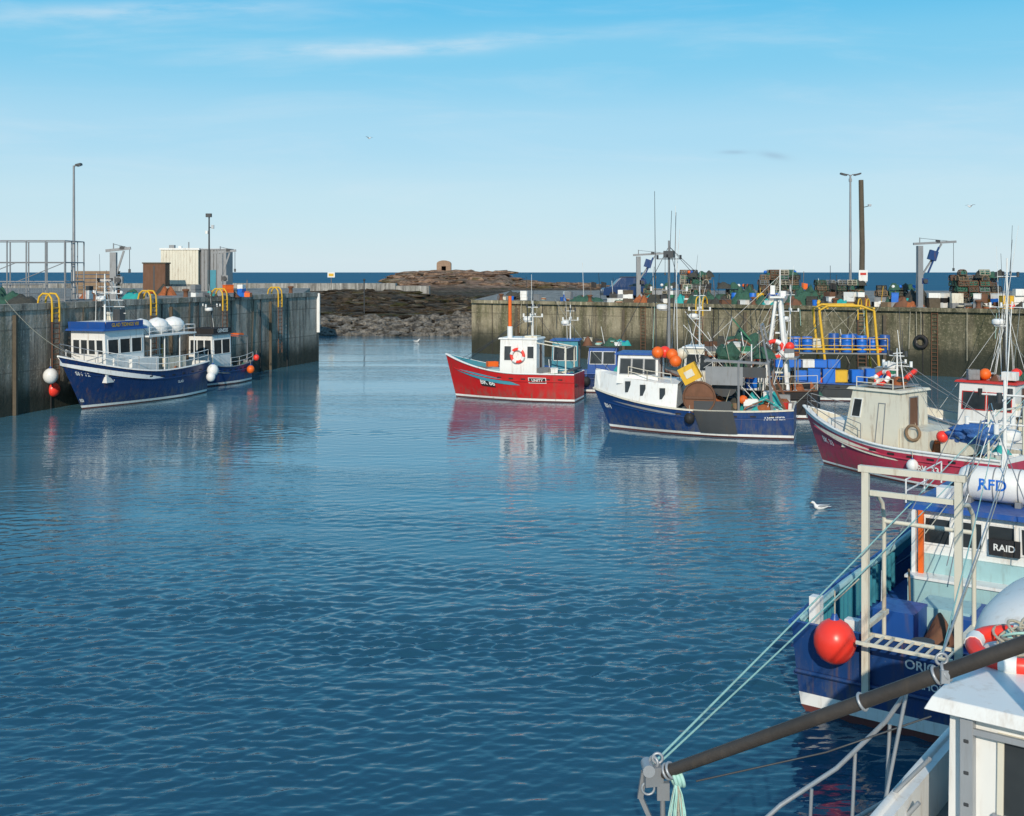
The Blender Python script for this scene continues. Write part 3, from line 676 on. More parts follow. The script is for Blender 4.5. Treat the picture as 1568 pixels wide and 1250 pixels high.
# C
b=B(); H=Hull(b,8.1,3.3,1.75,1.75,2.75,.7,red,minner=teal,mdeck=teal,bul=.75,tw=.9,boot=.2)
Q=house(b,2.5,4.9,2.1,.9,3.8,white,white,fs=.05,ws=.1,nf=3,ns=0,over=.08)
win(b,Q['p'],.12,.3,.55,.85); win(b,Q['p'],.75,.92,.6,.85)
b.ring((3.7,1.12,2.8),.4,.095,ored,ax=(0,1,.05),m2=white)
b.cyl((4.3,.7,3.7),(4.3,.7,6.5),.12,orange,.11,8); b.cyl((4.3,.7,3.7),(4.3,.7,4.6),.17,white)
mast(b,3.0,0,3.8,6.2,white,.05,.6); b.bx(2.6,3.4,-.5,.5,3.8,4.0,cream); b.bx(5.0,5.8,-.7,.7,1.1,1.9,lteal); b.bx(.3,1.9,-1.0,1.0,1.0,1.6,cream)
b.bx(5.9,6.9,-.5,.5,1.4,1.75,turq); b.bx(.1,.5,-1.2,1.2,1.9,2.0,dgrey); clutter(b,.4,2.3,-1.1,1.1,1.1,18); clutter(b,5.2,6.9,-.9,.9,1.3,14)
b.tube([(.6,-1.2,1.2),(.6,-1.2,3.3),(.6,1.2,3.3),(.6,1.2,1.2)],.05,cream,6); b.tube([(.6,-1,3.3),(2.5,-1,3.6)],.04,cream,5); b.tube([(.6,1,3.3),(2.5,1,3.6)],.04,cream,5)
for i in range(6): b.tube([(3,0,R(5,6)),(R(-.1,8.3),R(-1,1),2.2)],.013,dgrey,4)
plate(H,b,.2,.33,.66,.86,white,.035); plate(H,b,.205,.325,.68,.84,black,.042); H.text(b,'UNITY',.265,.76,.24,white,off=.055)
plate(H,b,.6,.72,.42,.68,black,.03); H.text(b,'BK 86',.66,.55,.42,white,off=.05)
b.place('fishing_boat',(4.2,69.2),(-3.54,71.4),.012)
# D
b=B(); H=Hull(b,6.6,2.8,1.3,1.3,1.9,.6,navy,minner=blue,mrail=blue,bul=.45)
house(b,3.2,5.0,1.9,.8,3.4,teal,blue,fs=.1,nf=2,ns=2); house(b,.6,2.6,2.0,.8,3.0,blue,dgrey,nf=2,ns=2,door=False)
mast(b,3.8,0,3.3,5.8,white,.05,.5); clutter(b,.3,2.6,-.9,.9,3.1,16,.8); clutter(b,.2,.6,-1,1,1,5); fender(b,(1.2,1.5,.8),.3,black); fender(b,(2.6,1.5,.8),.3,black)
b.place('fishing_boat',(7.7,74.5),(1.4,75.5),.012)
# E
b=B(); H=Hull(b,9.2,4.0,1.45,1.3,2.05,.9,navy2,minner=grey,mrail=cream,bul=.35,tw=.88,t0=.5,boot=.2)
n=14
for sd in(1,-1):
    vs=[];fs=[]
    for i in range(n+1):
        t=.55+.445*i/n; e=H.S(t,1,sd); top=1.15-.25*(i/n)
        vs+=[e+V((0,-sd*.06,0)),e+V((-.05,-sd*min(abs(e.y),.22),top)),V((e.x-.1,0,e.z+top+.1))]
    for i in range(n):
        for k in range(2): a=3*i+k; q=(a,a+3,a+4,a+1); fs.append(q[::-1] if sd>0 else q)
    b.add(vs,fs,white,False)
e1=H.S(.55,1,1);e2=H.S(.55,1,-1); b.add([e1,e2,e2+V((0,.22,1.15)),e1+V((0,-.22,1.15))],[(0,1,2,3)],white)
house(b,6.6,8.7,2.1,2.4,3.85,white,blue,fs=.1,ns=3,nf=3,wv=(.35,.85),fr=grey)
for t in (.62,.72,.8): 
    p=H.S(t,1,1); b.box((p.x,p.y-.13,p.z+.6),(.28,.03,.55),glass,rot=Matrix.Rotation(.1,3,'Z'))
rail(b,[H.S(t,1,1)+V((0,-.3,1.1)) for t in (.58,.7,.8)],.5,cream,.02)
mast(b,6.2,0,3.2,9.6,grey,.09,.9,ants=4,stay=[(.5,0,3.8),(9.5,0,3),(1,1.4,3.6),(4.5,-1.5,2)])
b.tube([(6.8,.3,3.9),(6.9,.2,12.1)],[.03,.012],dgrey,4); b.box((6.2,0,8.9),(.5,.5,.35),dgrey)
for p_ in ((6.3,.7,4.0,ored),(5.9,1.0,3.9,orange),(6.6,1.1,4.0,orange),(5.5,.3,3.9,cream),(5.7,1.2,3.6,orange)): b.sph(p_[:3],.3,p_[3])
b.box((5.0,1.1,3.0),(.9,.55,.85),yellow,rot=Matrix.Rotation(.5,3,'Y')); b.box((5.0,1.395,3.0),(.45,.03,.35),cream,rot=Matrix.Rotation(.5,3,'Y'))
b.tube([(4.45,1.75,1.9),(4.45,1.93,1.9)],[.8,.8],rust,20); b.ring((4.45,1.94,1.9),.77,.05,brown,ax=(0,1,0)); b.beam((3.75,1.97,1.9),(5.15,1.97,1.9),.06,.12,brown)
plate(H,b,.28,.47,.15,1.0,dgrey,.07); b.bx(2.9,4.7,1.85,1.95,1.3,1.75,dgrey)
b.cyl((3.3,-1.2,2.5),(3.3,1.0,2.5),.45,netd,n=16); b.sph((3.3,.2,2.6),.6,netg,(1,1.6,.9),nz=.7); b.cyl((3.3,1.0,2.5),(3.3,1.05,2.5),.62,dgrey,n=18); b.cyl((3.3,-1.25,2.5),(3.3,-1.2,2.5),.62,dgrey,n=18)
for y in(-1.5,1.5):
    b.tube([(1.0,y,1.2),(1.2,y,3.6),(4.2,y,3.7)],.08,grey,6); b.tube([(2.6,y,1.2),(2.6,y,3.65)],.06,grey,6); b.tube([(.3,y,1.2),(1.2,y,3.0)],.06,rust,6); b.tube([(1.2,y,3.6),(1.6,y*.6,5.4)],.05,grey,6)
b.tube([(1.6,-.9,5.4),(1.6,.9,5.4)],.05,grey,6)
for x in (1.2,2.6,4.2): b.tube([(x,-1.5,3.65),(x,1.5,3.65)],.07,grey,6)
b.bx(1.2,4.2,-1.5,-.2,3.68,3.75,dgrey); b.sph((3.2,.3,3.95),.5,netg,nz=.6); clutter(b,1.4,4.2,-1.4,0,3.75,12,.8)
b.bx(2.4,4.2,1.46,1.5,2.5,3.4,grey); b.bx(1.3,2.4,1.46,1.5,2.9,3.4,dgrey)
b.mound((1.6,.6,1.15),1.3,1.0,.7,turq,24,.6); b.mound((.9,-.6,1.15),.8,.7,.6,neto,14); b.sph((2.4,1.3,1.8),.22,orange); clutter(b,.3,4.5,-1.3,1.3,1.2,38)
for i in range(5): b.tube([(.5,R(0,1.6),1.4),(1.3,R(1,1.9),1.9),(2.2,R(.6,1.9),1.5),(2.6,1.9,1.0)],.03,random.choice([turq,neto,ropet]),5)
b.cyl((2.0,1.3,2.9),(2.0,1.3,4.5),.03,white)
fender(b,(4.9,2.05,.9),.26,black); H.text(b,'AMPLIFIER',.09,.72,.22,white); H.text(b,'BH',.95,.6,.3,white)
for x in range(22): b.tube([(R(.3,6),R(-1.5,1.5),1.5),(R(.3,6),R(-1.5,1.5),R(3.5,6))],.016,random.choice([ropec,dgrey,white]),4)
b.place('fishing_boat',(13.9,54.5),(5.1,57.1),.012)
# I
b=B(); H=Hull(b,8.2,3.6,1.6,1.5,2.5,.8,black,minner=grey,mrail=rust,bul=.5)
house(b,5.6,7.4,2.1,1.2,3.7,cream,white,nf=3,ns=2)
b.cyl((4.3,-1.1,3.3),(4.3,1.1,3.3),.7,netg,n=18)
for y in(-1.15,1.15): b.cyl((4.3,y-.03,3.3),(4.3,y+.03,3.3),1.0,dgrey,n=20); b.bx(4.0,4.6,y-.1,y+.1,1,3,grey); b.ring((4.3,y+.04,3.3),.95,.06,rust,ax=(0,1,0))
b.sph((4.0,.5,3.7),.85,netg,nz=.8,nu=24,nv=16); b.sph((4.8,.6,3.4),.8,netd,nz=.8,nu=24,nv=16); b.sph((4.4,.9,2.9),.7,netg,nz=.9,nu=24,nv=16); b.mound((4.4,1.2,2.2),1,.7,.8,neto,12)
for y in (-.7,.7): b.tube([(1.6,y,1),(2.1,y*.35,6.6)],.13,white,8); b.tube([(3.0,y,1),(2.3,y*.3,6.6)],.09,white,8)
for z in (2.4,3.4,4.6,5.6): b.box((2.1,0,z),(.5,.9-.1*z,.08),white)
b.tube([(2.1,0,6.5),(2.1,0,8.2)],.04,white,6); b.tube([(2.1,-.9,6.4),(2.1,.9,6.4)],.04,white,6); b.box((2.2,0,6.6),(.8,1.3,.1),white); b.box((1.9,.2,6.8),(.3,.3,.3),white); b.box((2.5,0,7.0),(.25,.25,.5),white)
b.ring((2.3,1.1,3.75),.45,.12,ored,ax=(0,1,0),m2=white); b.sph((2.8,1,3.6),.3,orange); b.sph((1.5,.9,3.9),.26,ored); b.sph((3.2,1.1,3.4),.3,ored); b.bx(1.1,3.2,-1.2,1.2,3.2,3.3,grey)
for i in range(18): b.tube([(2.1,0,R(5,8)),(R(-.2,7.5),R(-1.6,1.6),R(1.8,3.8))],.015,random.choice([dgrey,ropec,white]),4)
for x in(1.2,3.1):
    for y in(-1.1,1.1): b.tube([(x,y,1),(x,y,3.2)],.05,grey,6)
clutter(b,.3,5,-1.3,1.3,1.15,24); clutter(b,1.2,3.1,-1.1,1.1,3.3,8,.8); rail(b,[H.S(t,1,1) for t in (0,.2,.4,.6)],.8,cream,.02)
b.beam((3.0,.6,3.4),(4.6,1.0,5.4),.09,.09,green); mast(b,6.6,0,3.8,7.2,white,.05,.6,ants=4)
b.place('fishing_boat',(17,61.5),(9.5,64),.012)
# H
b=B(); H=Hull(b,8,3.8,1.2,1.1,1.5,.5,dgrey,minner=blue,mrail=blue,bul=.2,tw=.95,t0=.7)
for y in(-1.4,1.4):
    b.tube([(1.2,y,1),(1.6,y,5.6),(2.4,y,5.9),(4.4,y,5.9)],.085,yellow,7)
    b.tube([(4.4,y,1),(4.9,y,5.6),(4.4,y,5.9)],.085,yellow,7); b.tube([(1.0,y,3.2),(7,y,3.2)],.06,yellow,6); b.tube([(7,y,1),(7,y,3.2)],.06,yellow,6)
for x in(1.6,2.4,4.4,4.9): b.tube([(x,-1.4,5.75),(x,1.4,5.75)],.07,yellow,6)
b.bx(.8,7.2,-1.5,1.5,2.9,2.98,grey)
for x,y in ((.9,1.1),(1.6,1.0),(2.3,1.15),(3.2,1.1),(3.9,.6),(5.6,1.1),(6.3,1.0),(1.2,.3),(2.7,.2)): b.barrel((x,y,3.0),R(.3,.36),R(.8,1.15),random.choice([bblue,blue]))
for i in range(7): b.crate((1+i*.85+R(-.1,.1),1.45+R(-.1,.1),1.55),(.75,.5,R(.6,.95)),bblue if i!=3 else yellow,R(-.2,.2))
for i in range(5): b.crate((4+i*.8,1.3,2.3),(.75,.5,.5),random.choice([bblue,blue,white]),R(-.2,.2))
clutter(b,.5,7,-1.3,1.6,1.1,26); clutter(b,.9,7,-1.3,1.3,2.98,14,.9); mast(b,6.5,0,3,7.2,white,.05,.5)
rail(b,[(.8,1.5,2.98),(7.2,1.5,2.98)],.9,yellow,.025)
for i in range(8): b.tube([(R(1.5,4.9),R(-1,1),5.8),(R(.5,7),1.4,R(2,3.2))],.016,random.choice([ropec,dgrey]),4)
b.place('work_barge',(24.2,70),(16.2,71),.012)
# F
b=B(); H=Hull(b,8.3,3.3,1.35,1.35,2.35,1.0,crim,minner=cream,mrail=white,mdeck=cream,bul=.5,top=white,boot=.16,tw=.85)
Q=house(b,4.2,6.7,2.2,1.0,3.35,cream,cream,fs=.45,ws=.12,ns=0,nf=3,wv=(.52,.84))
win(b,Q['p'],.08,.24,.55,.84); win(b,Q['p'],.6,.72,.1,.8,grey,.03,cream); win(b,Q['s'],.2,.5,.5,.8)
b.bx(3.0,4.18,-1.0,1.0,1.0,2.0,cream); b.bx(6.75,7.7,-.6,.6,1.4,2.0,white)
rail(b,[H.S(t,1,1)+V((0,-.06,0)) for t in (.6,.75,.88,.97)]+[H.S(t,1,-1)+V((0,.06,0)) for t in (.97,.88,.75,.6)],.6,grey,.016)
mast(b,4.9,0,3.45,5.0,white,.05,.6); b.ring((5.3,.5,3.8),.35,.09,ored,ax=(.2,.6,.6),m2=white); b.ring((4.7,-.5,3.85),.35,.09,ored,ax=(.6,.2,.6))
for q in ((5.8,.3,3.65),(5.4,-.6,3.65),(6.0,-.4,3.6)): b.sph(q,.2,random.choice([ored,white]))
b.bx(4.5,6.0,-.9,.9,3.5,3.56,grey); rail(b,[(4.5,.95,3.45),(6.1,.95,3.45)],.4,cream,.02); clutter(b,4.6,5.9,-.8,.8,3.56,10,.7)
b.box((1.8,1.0,1.7),(1.0,.7,.7),cream); b.sph((2.2,1.4,1.95),.22,ored); clutter(b,.4,3,-1,1,.95,22); b.ring((3.6,1.05,1.9),.28,.06,wood,ax=(0,1,0))
b.tube([(.5,-1.3,.9),(.5,-1.3,3.0),(.5,1.3,3.0),(.5,1.3,.9)],.05,cream,6); b.sph((.9,1.1,2.2),.62,tarp,(1.3,.9,.55),nz=.9,nu=24,nv=16); b.sph((1.6,1.2,2.05),.4,tarp,(1.2,.9,.6),nz=.9,nu=20,nv=12)
H.text(b,'BK 33',.3,.5,.36,white); H.text(b,'BK 33',.86,.55,.3,white)
fender(b,(3.2,1.75,.8),.22,white)
for i in range(8): b.tube([(4.9,0,R(4.2,5)),(R(0,8.5),R(-1.3,1.3),R(1.6,2.6))],.011,random.choice([grey,ropec]),4)
b.place('fishing_boat',(18.3,40),(13.05,46.4),.01)
# G
b=B(); H=Hull(b,8.0,3.2,1.4,1.3,2.1,.8,hwhite,minner=cream,mrail=grey,bul=.45)
house(b,3.2,5.6,2.3,1.0,3.25,white,sred,fs=.1,ns=2,nf=3,nb=0,wv=(.5,.82),fr=sred); b.bx(1,3.1,-1,1,1.0,1.9,cream)
b.sph((4.6,.6,3.6),.25,orange); b.sph((3.6,-.3,3.6),.25,ored); mast(b,3.9,0,3.3,8.6,white,.06,.7,ants=5); b.box((3.5,.8,3.6),(.6,.4,.35),white)
clutter(b,.3,3.2,-1,1,1.9,22,.9); clutter(b,3.3,5.2,-.9,.9,3.35,10,.7); rail(b,[H.S(t,1,1) for t in (0,.2,.4)],.7,white,.02)
for i in range(9): b.tube([(3.9,0,R(5.5,8.5)),(R(0,8),R(-1.4,1.4),1.9)],.013,white,4)
b.place('fishing_boat',(24.2,45.2),(18.3,50.6),.012)
# J : foreground stern
b=B(); H=Hull(b,11,4.7,1.6,1.65,2.9,1.0,navy2,minner=teal,mrail=blue,mdeck=blue,bul=.85,tw=.93,t0=.5,boot=.34,alow=.12)
for i in range(22):
    t=.02+i*.022
    for sd in(1,-1): p=H.S(t,1,sd); b.box((p.x+.1,p.y-sd*.17,p.z-.42),(.06,.14,.78),teal)
b.tube([H.S(t,1,1)+V((.1,-.14,.02)) for t in (.01,.1,.2,.3,.4,.5,.6)],.07,lteal,6)
for sd in (1,-1): b.tube([H.S(t,.42,sd)+V((0,sd*.02,0)) for t in (0,.1,.2,.4,.6,.8,.95)],.05,navy2,6)
q0=H.S(0,.45,1); b.tube([(-.03,q0.y,q0.z),(-.03,-q0.y,q0.z)],.045,navy2,6)
b.bx(5,8.2,-1.5,1.5,.78,1.95,lteal)
house(b,5.1,8.0,2.9,1.95,2.9,white,blue,fs=.0,ns=3,nf=3,nb=4,wv=(.25,.8),over=.22,rt=.1)
b.bx(4.6,5.0,-1.45,1.45,.8,1.5,lteal); b.bx(4.55,5.05,-1.5,1.5,1.5,1.56,white); b.box((5.0,-.4,2.3),(.06,.6,.34),black)
TA=Matrix.Rotation(-math.pi/2,4,'Z')@Matrix.Rotation(math.pi/2,4,'X')
b.text('RAID',.19,Matrix.Translation((4.96,-.4,2.3))@TA,white)
b.tube([(6.1,-.75,3.4),(6.1,-.72,3.4),(6.1,-.6,3.4),(6.1,.6,3.4),(6.1,.72,3.4),(6.1,.75,3.4)],[.22,.3,.37,.37,.3,.22],white,24)
for y in(-.5,.0,.5): b.ring((6.1,y,3.4),.373,.015,grey,ax=(0,1,0),n=24,k=5)
for y in(-.5,.5): b.bx(5.75,6.45,y-.06,y+.06,3.0,3.12,grey)
def cf(p): 
    a=p.y/.39+.1; return V((6.1-.385*math.cos(a),-.0-p.x,3.4+.385*math.sin(a)))
b.text('RFD',.32,None,bblue,cf)
mast(b,6.9,0,3.0,5.6,white,.06,.8); clutter(b,6.5,7.6,-.9,.9,3.0,8,.8); rail(b,[(5,1.6,3.0),(7.8,1.6,3.0)],.5,white,.02); b.box((5.5,.9,3.2),(.35,.3,.3),white)
for y in(.78,-.78):
    b.bx(-.17,-.07,y-.06,y+.06,.5,4.5,cream); b.tube([(.9,y,.8),(.9,y,3.5),(.8,y,3.8),(.5,y,4.0),(-.1,y,4.1)],.04,cream,8)
b.bx(-.18,-.06,-.9,.9,4.5,4.61,cream); b.bx(-.16,-.08,-.7,.7,4.1,4.19,cream); b.tube([(.9,-.78,3.45),(.9,.78,3.45)],.04,cream,8)
b.bx(-.13,1.0,.72,.82,1.75,1.83,cream); b.bx(-.13,1.0,-.82,-.72,1.75,1.83,cream)
for i in range(9): b.bx(-.55,.0,-.72+i*.17,-.68+i*.17,1.62,1.65,cream)
b.bx(-.59,-.55,-.8,.8,1.6,1.66,cream); b.bx(-.03,.02,-.8,.8,1.6,1.66,cream)
b.box((.35,1.85,1.78),(.2,.2,.5),white); b.box((.45,1.2,1.5),(.2,.25,.4),white)
b.box((2.6,1.0,1.15),(.9,.8,.6),blue); b.box((3.4,-.6,1.1),(1.3,1.2,.5),blue); b.bx(2.0,4.0,-1.9,-1.5,.8,1.5,teal); b.bx(3.0,3.9,-.2,.8,.8,1.4,lteal)
b.tube([(.6,0,.8),(.6,0,1.5)],[.2,.2],dgrey,10); b.cyl((.3,-1.4,1.0),(.3,-.6,1.0),.22,rust); clutter(b,1,4.3,-1.5,1.5,.82,14,.8)
b.text('SEAHOUSES',.17,Matrix.Translation((-.03,-.35,.92))@TA,white); b.text('ORIOLE',.22,Matrix.Translation((-.03,-.25,1.24))@TA,white)
fender(b,(-.35,1.25,1.5),.37,ored); b.tube([(-.35,1.25,2.2),(-.1,.9,2.6)],.015,ropec,4)
for i in range(3): b.ring((1.6,.6,.86+i*.05),.35,.04,[ropet,ropec,neto][i],n=18,k=6)
b.bx(4.85,4.95,1.2,1.3,.8,2.9,orange); b.bx(4.85,4.97,1.36,1.44,.8,2.9,white)
for i in range(7): b.tube([(6.9,R(-.7,.7),R(4.3,5.5)),(R(2,5.5),R(-1.6,1.6),R(2,3))],.012,random.choice([ropec,grey,white]),4)
b.place('fishing_boat',(6.9,19.1),(6.9+.588*11,19.1+.809*11),.012)
# K : white boat in the corner
b=B(); H=Hull(b,14,4.3,3.7,3.7,4.4,1.0,hwhite,minner=white,mdeck=deckm,bul=.45,tw=.95,t0=.6)
Q=house(b,3.75,5.6,3.5,3.2,4.5,white,white,fs=.2,ws=.02,nf=3,ns=2,nb=0,door=False,over=.16,rt=.1,wv=(.45,.85))
a=Q['a']; win(b,a,.12,.5,.42,.88,cream,.05); win(b,a,.58,.94,.04,.92,lgrey,.05,white)
b.beam((3.7,1.58,3.2),(3.7,1.58,4.48),.1,.1,lgrey); b.beam((3.72,1.4,3.75),(3.72,-1.6,3.75),.05,.02,lgrey)
b.beam((3.68,1.62,4.38),(3.68,-1.62,4.38),.04,.05,lgrey); b.box((3.66,.2,3.6),(.02,.35,.03),dgrey)
for i in range(5): b.box((3.655,1.58,3.3+i*.25),(.02,.04,.03),dgrey)
b.tube([(3.9,-1.2,4.62),(3.9,1.2,4.62)],.025,lgrey,6)
for x in (4.6,): b.bx(x,x+.03,-1.6,1.6,4.6,4.612,grey)
# rounded raised coach roof ahead of the wheelhouse
cx,cy,cz,rx,ry,rz_=6.95,.95,4.2,1.2,1.35,.7
vs=[];fs=[];nu,nv=44,24
pw=lambda v,e:(abs(v)**e)*(1 if v>=0 else -1)
for i in range(nv+1):
    a_=math.pi*i/nv-math.pi/2
    for k in range(nu):
        t_=2*math.pi*k/nu
        vs.append((cx+rx*pw(math.cos(a_),.7)*pw(math.cos(t_),.6),cy+ry*pw(math.cos(a_),.7)*pw(math.sin(t_),.6),cz+rz_*pw(math.sin(a_),.8)))
for i in range(nv):
    for k in range(nu): fs.append((i*nu+k,i*nu+(k+1)%nu,(i+1)*nu+(k+1)%nu,(i+1)*nu+k))
b.add(vs,fs,white,True)
b.box((7.1,.75,4.9),(.6,.6,.06),lgrey); b.tube([(6.3,1.5,4.75),(6.35,1.5,4.9),(7.6,1.5,4.9),(7.65,1.5,4.75)],.016,lgrey,6)
o_=b.place('fishing_boat',(2.6,4.9),(2.6+.61*14,4.9+.79*14),.012)
par=o_
def child(b,name):
    o=b.obj(name); bpy.context.view_layer.update(); o.parent=par; o.matrix_parent_inverse=par.matrix_world.inverted(); return o
b=B(); b.ring((4.42,9.75,4.69),.34,.07,ored,ax=(-.05,-.1,1),n=32,k=10,m2=white)
for i in range(24): b.ring((4.65+R(-.16,.16),9.85+R(-.1,.1),4.66+R(0,.14)),R(.1,.24),.013,random.choice([ropec,ropec,ropet]),ax=(R(-.6,.6),R(-.6,.6),1),n=22,k=6)
child(b,'lifebuoy')
b=B(); t0=V((1.2,9,3.93)); t1=V((3.91,7.2,5.8)); b.tube([t0,t0.lerp(t1,.3),t1],[.046,.05,.054],boomm,14); b.beam(t0+V((.0,0,.048)),t1+V((0,0,.055)),.03,.012,dgrey)
d_=(t1-t0)
for f in (.02,.03,.5,.66,.68): p=t0.lerp(t1,f); b.ring(p,.06,.012,lgrey,ax=d_,n=16,k=6)
p=t0.lerp(t1,.67); b.ring(p+V((0,0,.1)),.04,.011,lgrey,ax=(0,1,0)); b.box(p+V((0,-.06,.0)),(.06,.03,.09),lgrey)
b.tube([t1-d_*.01,t1+V((0,0,-2.6))],.07,boomm,10)
b.box(t0+V((-.06,-.02,.0)),(.15,.09,.15),grey,rot=.2); b.cyl(t0+V((-.1,-.09,.06)),t0+V((-.1,.07,.06)),.05,lgrey,n=14); b.ring(t0+V((-.02,0,.13)),.04,.012,lgrey,ax=(0,1,0)); b.ring(t0+V((-.05,0,.1)),.04,.012,lgrey,ax=(1,1,0))
b.beam(t0+V((-.13,0,.02)),t0+V((-.16,.02,-.2)),.045,.045,grey); b.beam(t0+V((-.16,.02,-.18)),t0+V((-.04,.0,-.45)),.035,.035,grey); b.tube([t0+V((-.04,0,-.43)),t0+V((.0,0,-1.3))],.028,grey,8)
b.ring(t0+V((-.1,-.03,-.1)),.05,.01,lgrey,ax=(0,1,0)); b.box(t0+V((.02,-.03,-.12)),(.1,.05,.14),grey); b.tube([t0+V((.02,0,-.1)),t0+V((.03,0,-1.2))],.022,grey,8)
for i in range(22):
    x=R(-.04,.04); b.tube([t0+V((.12,-.08,.0)),t0+V((.13+x,-.1+R(-.02,.02),-.12)),t0+V((.13+x*1.8,-.1,-.26)),t0+V((.13+x*2.2+R(-.01,.01),-.1,-.42+R(-.08,.05)))],.006,ropet if i%3 else ropec,5)
for i in range(3): b.ring(t0+V((.1+.03*i,-.03,-.01)),.07,.016,ropet,ax=(1,.2,.3),n=16,k=6)
child(b,'boom')
b=B()
b.tube([(2.0,9.5,3.0),(2.12,9.5,3.28),(2.3,9.5,3.44),(2.75,9.4,3.8),(3.1,9.2,4.28),(3.2,9.0,4.6)],.02,lgrey,8)
b.tube([(2.35,9.4,3.0),(2.6,9.4,3.2),(3.1,9.2,3.62),(3.35,8.9,4.1)],.018,lgrey,8); b.tube([(2.7,9.4,2.9),(3.0,9.2,3.2),(3.3,9.0,3.7)],.018,lgrey,8)
for x,z,y in ((2.52,3.6,9.45),(2.86,3.95,9.35),(3.1,4.25,9.2)): b.tube([(x+.03,y,z),(x-.03,y,z-1.3)],.016,lgrey,6)
b.tube([(3.2,9.0,4.6),(2.95,9.2,2.9)],.016,lgrey,6); b.tube([(1.5,9.05,3.85),(2.6,9.2,4.02),(3.4,9,4.4)],.008,dgrey,5)
for i in range(4): b.ring((2.02,9.3,3.24+i*.03),.1,.016,ropec,n=16,k=6)
child(b,'guard_rails')
b=B(); b.box((3.1,8.3,3.82),(.42,.1,.012),white,rot=Matrix.Rotation(math.radians(40),3,'X')); b.text('NO ACCESS BEYOND',.04,Matrix.Translation((3.1,8.295,3.835))@Matrix.Rotation(math.radians(40),4,'X'),black); child(b,'notice_sign')
b=B()
def sag(p,q,s,n=24): p=V(p);q=V(q); return [p.lerp(q,i/n)-V((0,0,s*4*(i/n)*(1-i/n))) for i in range(n+1)]
b.tube(sag((1.13,9,4.0),(17.6,38,4.2),.05,40),.011,ropet,6); b.tube(sag((1.15,9,3.98),(18.6,40,3.6),.25,40),.010,ropet,6)
P=t0.lerp(t1,.67)+V((0,0,.12))
b.tube(sag(P,(9.3,21.5,4.6),.05),.007,ropet,6); b.tube(sag(P,(9.6,21.5,4.3),.1),.007,ropec,6); b.tube(sag(P,(12,26,5.0),.1),.008,lgrey,6)
b.tube(sag((4.7,10,4.6),(9.3,19.3,6.2),.0),.012,dgrey,6)
b.obj('mooring_ropes')
b=B()
for p,q in (((-24.9,64,3.1),(-27.4,60,6.5)),((-22.5,74,2.1),(-24.9,76,6.5)),((13.8,54,1.6),(30,90,5.6)),((6,57,2),(4,104,5.5)),((20,45,2),(38,83,5.5)),((24,46,1.5),(36,84,5.5))): b.tube(sag(p,q,.5),.018,ropec,4)
b.obj('mooring_ropes')
# ---------------------------------------------------------------- GULLS
def gull(loc,rz,fly=False,s=1):
    b=B(); gw=mat('gull_white',(.8,.8,.78),.7,da=0); gg=mat('gull_grey',(.3,.32,.34),.7,da=0)
    b.tube([(-.3,0,.1),(-.2,0,.1),(-.08,0,.09),(.06,0,.09),(.15,0,.13),(.19,0,.2),(.22,0,.25),(.27,0,.27),(.31,0,.265)],[.01,.05,.085,.095,.075,.042,.04,.045,.02],gw,12)
    b.tube([(.3,0,.262),(.36,0,.25)],[.014,.004],yellow,6); b.sph((.275,.035,.28),.008,black,nu=6,nv=4); b.sph((.275,-.035,.28),.008,black,nu=6,nv=4)
    if fly:
        for sd in(1,-1):
            b.add([(.1,sd*.05,.12),(.16,sd*.4,.32),(.02,sd*.8,.22),(-.05,sd*.45,.28),(-.08,sd*.05,.12)],[(0,1,3,4),(1,2,3)],gg)
            b.add([(.1,sd*.05,.11),(.16,sd*.4,.31),(.02,sd*.8,.21),(-.05,sd*.45,.27),(-.08,sd*.05,.11)],[(4,3,1,0),(3,2,1)],gw)
    else:
        for sd in(1,-1): b.tube([(.1,sd*.06,.13),(0,sd*.075,.14),(-.15,sd*.055,.145),(-.36,sd*.01,.16)],[.03,.055,.045,.008],gg,8,flat=.7)
    b.add([(-.28,-.05,.1),(-.4,-.07,.1),(-.4,.07,.1),(-.28,.05,.1)],[(0,1,2,3)],gw)
    o=b.obj('seagull',loc,rz); o.scale=(s,s,s)
gull((10.4,37.5,-.03),math.pi+.2,s=1.0); gull((-19.3,150,26),2.5,True); gull((49.5,120,15),.4,True); gull((-10.9,127,.0),0,s=1.2)
# ---------------------------------------------------------------- WORLD
w=bpy.data.worlds.new("World"); sc.world=w; w.use_nodes=True; t=NT(w.node_tree); bg=w.node_tree.nodes['Background']
EL=math.radians(26); AZ=math.radians(186)
sky=t.n('ShaderNodeTexSky',sky_type='NISHITA',sun_disc=False,sun_elevation=EL,sun_rotation=AZ); sky.dust_density=.4; sky.ozone_density=2.0; sky.air_density=1.0
d=t.n('ShaderNodeTexCoord').outputs['Generated']; sx=t.n('ShaderNodeSeparateXYZ'); t.l(d,sx.inputs[0])
yy=t.m('MAXIMUM',sx.outputs[1],.15); u=t.m('DIVIDE',sx.outputs[0],yy); e=t.m('DIVIDE',sx.outputs[2],yy)
cv=t.n('ShaderNodeCombineXYZ'); t.l(u,cv.inputs[0]); t.l(e,cv.inputs[1]); uv=cv.outputs[0]
nz=t.noise(uv,3,6,.6,(1.2,9,1),.5)
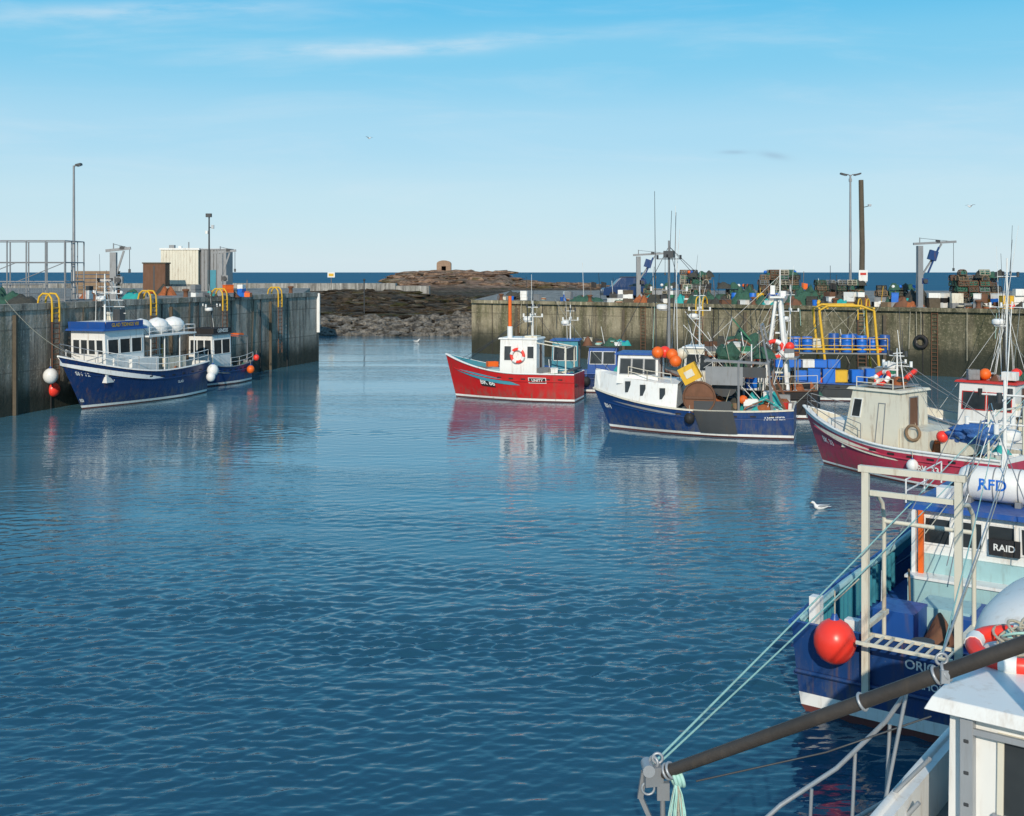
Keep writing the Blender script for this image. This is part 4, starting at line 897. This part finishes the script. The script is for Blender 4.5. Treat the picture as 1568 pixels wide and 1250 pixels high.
def gs(u0,e0,su,se,sl=0,wob=0):
    du=t.m('SUBTRACT',u,u0); ec=t.m('ADD',t.m('MULTIPLY',du,sl),e0)
    if wob: ec=t.m('ADD',ec,t.m('MULTIPLY',t.m('SUBTRACT',t.noise(uv,4,3,.5),.5),wob))
    a=t.m('POWER',t.m('DIVIDE',t.m('ABSOLUTE',du),su),2); c=t.m('POWER',t.m('DIVIDE',t.m('ABSOLUTE',t.m('SUBTRACT',e,ec)),se),2)
    return t.m('EXPONENT',t.m('MULTIPLY',t.m('ADD',a,c),-1))
broad=t.m('MULTIPLY',t.rng(nz,.45,.75),.2)
s1=t.m('MULTIPLY',gs(-.1,.203,.15,.0075,.06,.03),.65); s2=t.m('MULTIPLY',gs(-.33,.235,.14,.008,.03,.02),.5)
nz2=t.rng(t.noise(uv,9,6,.6,(1,6,1)),.25,.65)
cl=t.m('ADD',broad,t.m('MULTIPLY',t.m('ADD',s1,s2),nz2),clamp=True)
zc=t.m('MAXIMUM',sx.outputs[2],0)
rp=t.n('ShaderNodeValToRGB'); t.l(zc,rp.inputs[0]); cr=rp.color_ramp; cr.interpolation='EASE'
cr.elements[0].position=0; cr.elements[0].color=(.63,.79,.88,1); cr.elements[1].position=1; cr.elements[1].color=(.12,.26,.46,1)
for p_,c_ in ((.06,(.54,.77,.89)),(.12,(.4,.71,.9)),(.19,(.21,.62,.88)),(.24,(.11,.55,.87)),(.5,(.08,.33,.62))):
    e_=cr.elements.new(p_); e_.color=(*c_,1)
sc10=t.n('ShaderNodeVectorMath',operation='SCALE'); t.l(rp.outputs[0],sc10.inputs[0]); sc10.inputs['Scale'].default_value=10
skc=t.mix(.88,sky.outputs[0],sc10.outputs[0])
c=t.mix(cl,skc,(7.4,8.3,9.0))
dark=t.m('ADD',gs(.2,.108,.012,.0018),gs(.236,.105,.012,.003,-.15))
c=t.mix(t.m('MULTIPLY',dark,.4),c,(3.0,4.2,5.6))
t.l(c,bg.inputs[0]); bg.inputs[1].default_value=.1
sun=bpy.data.lights.new('sun','SUN'); sun.energy=3.5; sun.angle=math.radians(.5); sun.color=(1,.89,.74)
so=bpy.data.objects.new('sun',sun); sc.collection.objects.link(so)
sd=V((math.sin(AZ)*math.cos(EL),math.cos(AZ)*math.cos(EL),math.sin(EL))); so.rotation_euler=sd.to_track_quat('Z','Y').to_euler(); so.location=(0,-20,60)
# ---------------------------------------------------------------- CAMERA
cam=bpy.data.cameras.new('camera'); co=bpy.data.objects.new('camera',cam); sc.collection.objects.link(co); sc.camera=co
co.location=(0,0,8); co.rotation_euler=(math.pi/2,0,0); cam.lens=39.03; cam.sensor_width=36; cam.shift_y=-.1327; cam.clip_end=60000; cam.clip_start=.1
sc.view_settings.view_transform='Standard'; sc.view_settings.look='None'; sc.view_settings.exposure=0
